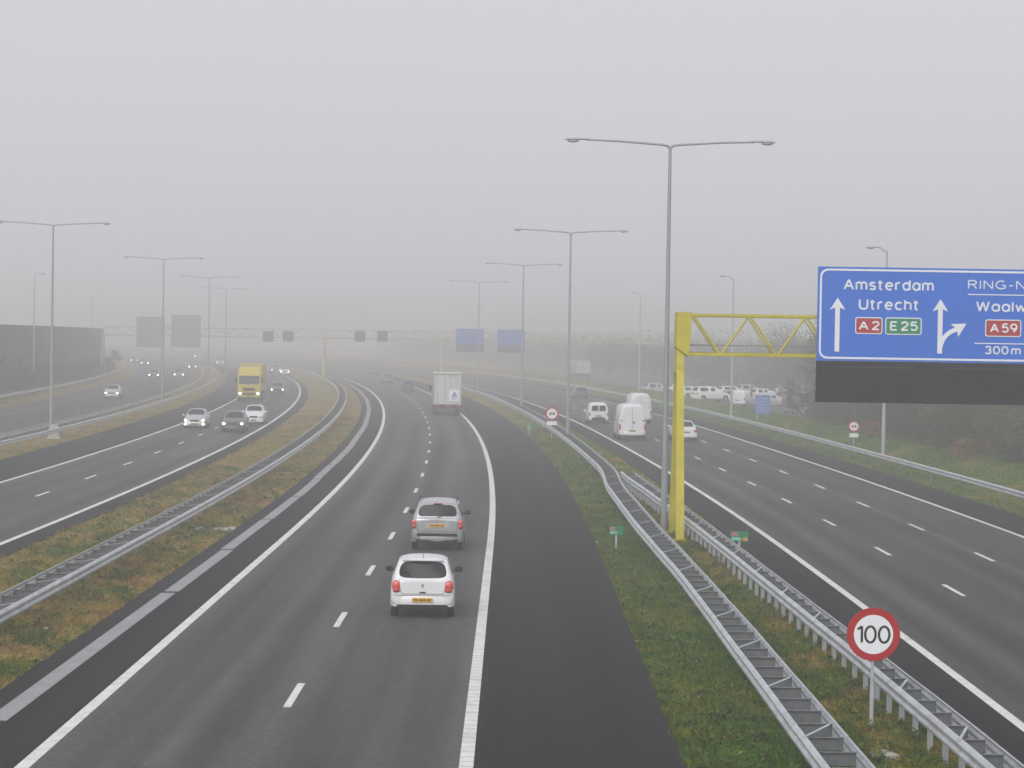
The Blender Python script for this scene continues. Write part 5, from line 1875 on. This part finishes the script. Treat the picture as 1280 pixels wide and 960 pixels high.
# ------------------------------------------------------------------ trees and bushes
def leaf_cloud(n, centre_r, size, seed, flat=1.0, clumps=40, h0=0.0, shape=None):
    r = np.random.default_rng(seed)
    d = r.normal(size=(clumps, 3))
    d /= np.linalg.norm(d, axis=1)[:, None]
    cc = d * (r.uniform(0.35, 1.0, (clumps, 1)) ** 0.6) * np.array(centre_r)
    cc[:, 2] += h0
    cs = r.uniform(0.10, 0.28, clumps) * min(centre_r)
    k = r.integers(0, clumps, n)
    p = cc[k] + np.clip(r.normal(size=(n, 3)), -1.5, 1.5) * cs[k][:, None] * np.array([1, 1, 0.8])
    a = r.normal(size=(n, 3)); a /= np.linalg.norm(a, axis=1)[:, None]
    b = np.cross(a, r.normal(size=(n, 3))); b /= np.linalg.norm(b, axis=1)[:, None]
    s = r.uniform(0.5, 1.2, (n, 1)) * size
    V = np.stack([p - a * s - b * s * 0.6, p + a * s - b * s * 0.6, p + a * s * 0.7 + b * s * 0.6, p - a * s * 0.7 + b * s * 0.6], 1).reshape(-1, 3)
    return V, np.arange(4 * n).reshape(-1, 4), cc


def make_tree(seed, H, spread, n_leaf, mat, leaf=0.16):
    r = random.Random(seed)
    root = empty('tree', (0, 0, 0))
    s = MB()
    top = H * 0.82
    lean = (r.uniform(-0.3, 0.3), r.uniform(-0.3, 0.3))
    s.tube([(0, 0, -0.2), (lean[0] * 0.3, lean[1] * 0.3, H * 0.3), (lean[0] * 0.7, lean[1] * 0.7, H * 0.6), (lean[0], lean[1], top)], [H * 0.018, H * 0.014, H * 0.009, H * 0.003], 8)
    for k in range(16):
        t = r.uniform(0.22, 0.92)
        z = top * t
        a = r.uniform(0, 6.28)
        L_ = spread * (1.15 - t) * r.uniform(0.7, 1.2) + 0.4
        bx, by = lean[0] * t, lean[1] * t
        p1 = (bx + math.cos(a) * L_ * 0.5, by + math.sin(a) * L_ * 0.5, z + L_ * 0.45)
        p2 = (bx + math.cos(a + 0.2) * L_, by + math.sin(a + 0.2) * L_, z + L_ * 0.95)
        s.tube([(bx, by, z), p1, p2], [H * 0.006, H * 0.004, H * 0.0015], 5)
        for q in range(4):
            a2 = a + r.uniform(-1, 1)
            tt = r.uniform(0.3, 0.9)
            m0 = Vector(p1).lerp(Vector(p2), tt)
            e = m0 + Vector((math.cos(a2), math.sin(a2), r.uniform(0.3, 1.2))) * L_ * 0.35
            s.tube([m0, e], [H * 0.0022, H * 0.0008], 4)
    s.build('trunk', M['bark'], root)
    V, F, _ = leaf_cloud(n_leaf, (spread, spread, H * 0.40), leaf, seed, clumps=90, h0=H * 0.58)
    mesh_np('crown', V, F, mat, root)
    return root


protos = [make_tree(21, 9.6, 2.8, 5200, M['leaf'], 0.075), make_tree(22, 10.5, 3.1, 4200, M['leaf'], 0.07), make_tree(23, 8.6, 2.9, 6000, M['leaf_dark'], 0.075), make_tree(24, 10.0, 2.6, 3200, M['leaf'], 0.07)]
TREES = []
rt = random.Random(5)
# wood right behind the bank, nearest part (right edge of the photograph)
for k in range(20):
    Y = 118 + k * 4.6
    TREES.append((rt.uniform(28.6, 31.5) + (0 if Y < 185 else 14), Y + rt.uniform(-1.5, 1.5), 'grey brown tree in the wood behind the grass bank under the big blue sign', 'trees of the near wood'))
for k in range(22):
    Y = 118 + k * 5.2
    TREES.append((rt.uniform(35.0, 42.0) + (0 if Y < 185 else 11), Y + rt.uniform(-2, 2), 'grey brown tree in the wood behind the grass bank under the big blue sign', 'trees of the near wood'))
for k in range(56):
    Y = 212 + k * 4.4
    TREES.append((rt.uniform(44.5, 58), Y + rt.uniform(-3, 3), 'hazy tree behind the parked vehicles on the right lot', 'trees behind the lot'))
for k in range(10):
    Y = 335 + k * 13.0
    TREES.append((rt.uniform(46, 60), Y, 'foggy tree far up the right side of the road', 'far trees on the right'))
used = set()
for i, (u, Y, lb, gp) in enumerate(TREES):
    k = rt.randrange(4)
    o = protos[k] if k not in used else copy_tree(protos[k])
    used.add(k)
    o.location = (lat(u, Y), Y, ground_h(u, Y))
    o.rotation_euler = (0, 0, rt.uniform(0, 6.28))
    sc = rt.uniform(0.72, 0.95) if Y < 200 else rt.uniform(0.8, 1.08) * (1.0 if Y < 300 else 0.72)
    o.scale = (sc * 1.1, sc * 1.1, sc * rt.uniform(0.9, 1.05))
    tag(o, lb, 'tree', gp)
for k in range(4):
    if k not in used: bpy.data.objects.remove(protos[k])


def make_bush(seed, rad, h, n, mat, leaf=0.09):
    root = empty('bush', (0, 0, 0))
    r = random.Random(seed)
    s = MB()
    for k in range(9):
        a = r.uniform(0, 6.28)
        s.tube([(0, 0, -0.1), (math.cos(a) * rad * 0.3, math.sin(a) * rad * 0.3, h * 0.5), (math.cos(a) * rad * 0.8, math.sin(a) * rad * 0.8, h * r.uniform(0.7, 1.05))], [0.03, 0.02, 0.006], 5)
    s.build('stem', M['bark'], root)
    V, F, _ = leaf_cloud(n, (rad, rad, h * 0.5), leaf, seed, clumps=26, h0=h * 0.5)
    V[:, 2] = np.maximum(V[:, 2], 0.02)
    mesh_np('foliage', V, F, mat, root)
    return root


bp = [make_bush(31, 1.3, 2.2, 2400, M['leaf_dark'], 0.055), make_bush(32, 1.6, 2.8, 2600, M['leaf'], 0.055), make_bush(33, 1.1, 1.6, 1500, M['leaf_rust'], 0.05)]
B = []
for k in range(34):
    Y = 108 + k * 2.4
    B.append((rt.uniform(27.4, 29.2), Y, 0 if rt.random() < 0.55 else 1, 'grey green bush at the foot of the wood along the top of the right bank', 'bushes along the right bank'))
for px, py in ((1228, 562), (1206, 566), (1238, 556), (1090, 541)):
    x, y = G(px, py, 1.2)
    B.append((unlat(x, y), y, 2, 'rusty orange bush among the grey bushes on the right bank', 'orange bushes on the right bank'))
for k in range(48):
    Y = 172 + k * 4.9
    B.append((rt.uniform(-48.3, -47.3), Y, 0 if k % 3 else 1, 'low grey bush at the foot of the noise wall', 'bushes along the noise wall'))
for k in range(14):
    Y = 195 + k * 11
    B.append((rt.uniform(44, 46), Y, 1, 'grey bush along the back of the parking lot', 'bushes behind the lot'))
used = set()
for (u, Y, k, lb, gp) in B:
    o = bp[k] if k not in used else copy_tree(bp[k])
    used.add(k)
    o.location = (lat(u, Y), Y, ground_h(u, Y))
    o.rotation_euler = (0, 0, rt.uniform(0, 6.28))
    sc = rt.uniform(0.75, 1.25) * (0.6 if k == 2 else (1.2 if u < -40 else 1.0))
    o.scale = (sc, sc, sc)
    tag(o, lb, 'bush', gp)

# ------------------------------------------------------------------ the far wood, one mass in the fog
nw = 150000
Yw = rng.uniform(230, 760, nw)
uw = rng.uniform(58, 84, nw)
hw = 7.2 + 1.6 * np.sin(Yw * 0.21 + uw * 0.3) + 1.1 * np.sin(Yw * 0.53 + uw * 0.9) + np.clip(rng.normal(0, 0.35, nw), -1, 0.5)
zw = np.abs(rng.beta(1.3, 1.5, nw)) * np.clip(hw, 2, 10.5)
Xw = np.array([lat(a, b) for a, b in zip(uw, Yw)])
pw = np.stack([Xw, Yw, zw + 0.1], 1)
a_ = rng.normal(size=(nw, 3)); a_ /= np.linalg.norm(a_, axis=1)[:, None]
b_ = np.cross(a_, rng.normal(size=(nw, 3))); b_ /= np.linalg.norm(b_, axis=1)[:, None]
sw_ = rng.uniform(0.07, 0.20, (nw, 1))
V = np.stack([pw - a_ * sw_ - b_ * sw_ * .6, pw + a_ * sw_ - b_ * sw_ * .6, pw + a_ * sw_ * .7 + b_ * sw_ * .6, pw - a_ * sw_ * .7 + b_ * sw_ * .6], 1).reshape(-1, 3)
V[:, 2] = np.clip(V[:, 2], 0.02, 14)
tag(mesh_np('far_wood', V, np.arange(4 * nw).reshape(-1, 4), M['leaf']), 'far grey wood behind the parking lot, melting into the fog', None, None, 'stuff')

# ------------------------------------------------------------------ small things in the grass
def slab(name, px, py, w, d, h, label, cat, mat, rz=0.0):
    x, y = G(px, py, 0.08)
    o = MB().box((0, 0, 0), (w, d, h), bev=min(w, d, h) * 0.2).build(name, mat)
    o.location = (x, y, ground_z(unlat(x, y), y) + h * 0.4)
    o.rotation_euler = (R(3), R(-4), rz)
    tag(o, label, cat)


slab('concrete_slab', 279, 661, 0.85, 0.7, 0.10, 'flat pale concrete slab in the brown grass beside the gutter', 'slab', M['slab'])
slab('concrete_slab', 249, 660, 0.3, 0.35, 0.08, 'small flat stone left of the pale concrete slab by the gutter', 'slab', M['slab'], 0.3)
slab('stone_slab', 1105, 942, 0.36, 0.42, 0.07, 'broken flat stone lying between the two guardrails in the lower right corner', 'stone', M['slab'], 0.5)
slab('litter', 165, 739, 0.09, 0.07, 0.05, 'white scrap of litter on the green patch left of the gutter', 'litter', M['litter'], 0.4)
slab('litter', 57, 786, 0.10, 0.08, 0.05, 'white scrap of litter in the grass below the left guardrail', 'litter', M['litter'], 0.9)
slab('litter', 113, 804, 0.16, 0.09, 0.05, 'greyish scrap of litter in the brown grass closest to the gutter', 'litter', M['litter'], 1.2)
slab('litter', 28, 841, 0.10, 0.06, 0.05, 'white scrap of litter lowest in the left grass strip', 'litter', M['litter'], 0.1)
slab('litter', 1055, 885, 0.07, 0.05, 0.04, 'tiny white scrap left of the 100 sign pole', 'litter', M['litter'], 0.1)
slab('litter', 746, 676, 0.12, 0.08, 0.06, 'small pale stone at the edge of the hard shoulder near the green marker', 'stone', M['slab'], 0.2)

# ------------------------------------------------------------------ fog
HZ = (-1180.0, 1280.0, -44.0, 1790.0, -1.6, 16.6)
x0, x1, y0, y1, z0, z1 = HZ
x0 -= 400
hz = MB().add([(x, y, z) for x in (x0, x1) for y in (y0, y1) for z in (z0, z1)],
              [(0, 1, 3, 2), (4, 6, 7, 5), (0, 4, 5, 1), (2, 3, 7, 6), (0, 2, 6, 4), (1, 5, 7, 3)])
hm = bpy.data.materials.new('fog')
hm.use_nodes = True
nt = hm.node_tree
nt.nodes.clear()
out = nt.nodes.new('ShaderNodeOutputMaterial')
pv = nt.nodes.new('ShaderNodeVolumePrincipled')
pv.inputs['Color'].default_value = (0.985, 0.985, 0.99, 1)
pv.inputs['Density'].default_value = 0.0030
pv.inputs['Anisotropy'].default_value = 0.28
nt.links.new(pv.outputs[0], out.inputs['Volume'])
ho = hz.build('haze', hm)
tag(ho, kind='stuff')

# ------------------------------------------------------------------ light
SUN_EL, SUN_AZ = 36.0, 200.0      # degrees; azimuth from +y towards +x
w = bpy.data.worlds.new('World')
scene.world = w
w.use_nodes = True
nt = w.node_tree
bg = nt.nodes['Background']
sky = nt.nodes.new('ShaderNodeTexSky')
sky.sky_type = 'NISHITA'
sky.sun_disc = False
sky.sun_elevation = R(SUN_EL)
sky.sun_rotation = R(SUN_AZ)
sky.air_density = 1.0
sky.dust_density = 8.0
sky.ozone_density = 1.0
hs = nt.nodes.new('ShaderNodeHueSaturation')
hs.inputs['Saturation'].default_value = 0.08
nt.links.new(sky.outputs[0], hs.inputs['Color'])
mx = nt.nodes.new('ShaderNodeMix')      # the closed cloud deck over the clear sky
mx.data_type = 'RGBA'
mx.inputs[0].default_value = 0.8
nt.links.new(hs.outputs[0], mx.inputs[6])
mx.inputs[7].default_value = (6.5, 6.42, 6.92, 1)
nt.links.new(mx.outputs[2], bg.inputs[0])
bg.inputs[1].default_value = 0.12
sl = bpy.data.lights.new('sun', 'SUN')
sl.energy = 1.5
sl.angle = R(50)
sl.color = (1.0, 0.985, 0.965)
so = bpy.data.objects.new('sun', sl)
col.objects.link(so)
az, el = R(SUN_AZ), R(SUN_EL)
dirv = Vector((math.sin(az) * math.cos(el), math.cos(az) * math.cos(el), math.sin(el)))
so.rotation_euler = dirv.to_track_quat('Z', 'Y').to_euler()
so.location = (0, 0, 60)

# ------------------------------------------------------------------ camera object
cd = bpy.data.cameras.new('camera')
cd.lens = 36.0 * FPX / 1280.0
cd.sensor_width = 36.0
cd.clip_start = 0.1
cd.clip_end = 6000
cam = bpy.data.objects.new('camera', cd)
col.objects.link(cam)
F_ = Vector((0, math.cos(PITCH), -math.sin(PITCH)))
U_ = Vector((0, math.sin(PITCH), math.cos(PITCH)))
R_ = Vector((1, 0, 0))
c, s = math.cos(ROLL), math.sin(ROLL)
X_ = c * R_ + s * U_
Y_ = -s * R_ + c * U_
m = Matrix((X_, Y_, -F_)).transposed().to_4x4()
m.translation = (0, 0, CAM_H)
cam.matrix_world = m
scene.camera = cam

scene.render.engine = 'CYCLES'
cy = scene.cycles
cy.use_denoising = True
cy.volume_bounces = 3
cy.max_bounces = 8
cy.use_adaptive_sampling = False
scene.view_settings.view_transform = 'Standard'
scene.view_settings.look = 'None'
scene.view_settings.exposure = 0.0
scene.view_settings.gamma = 1.0
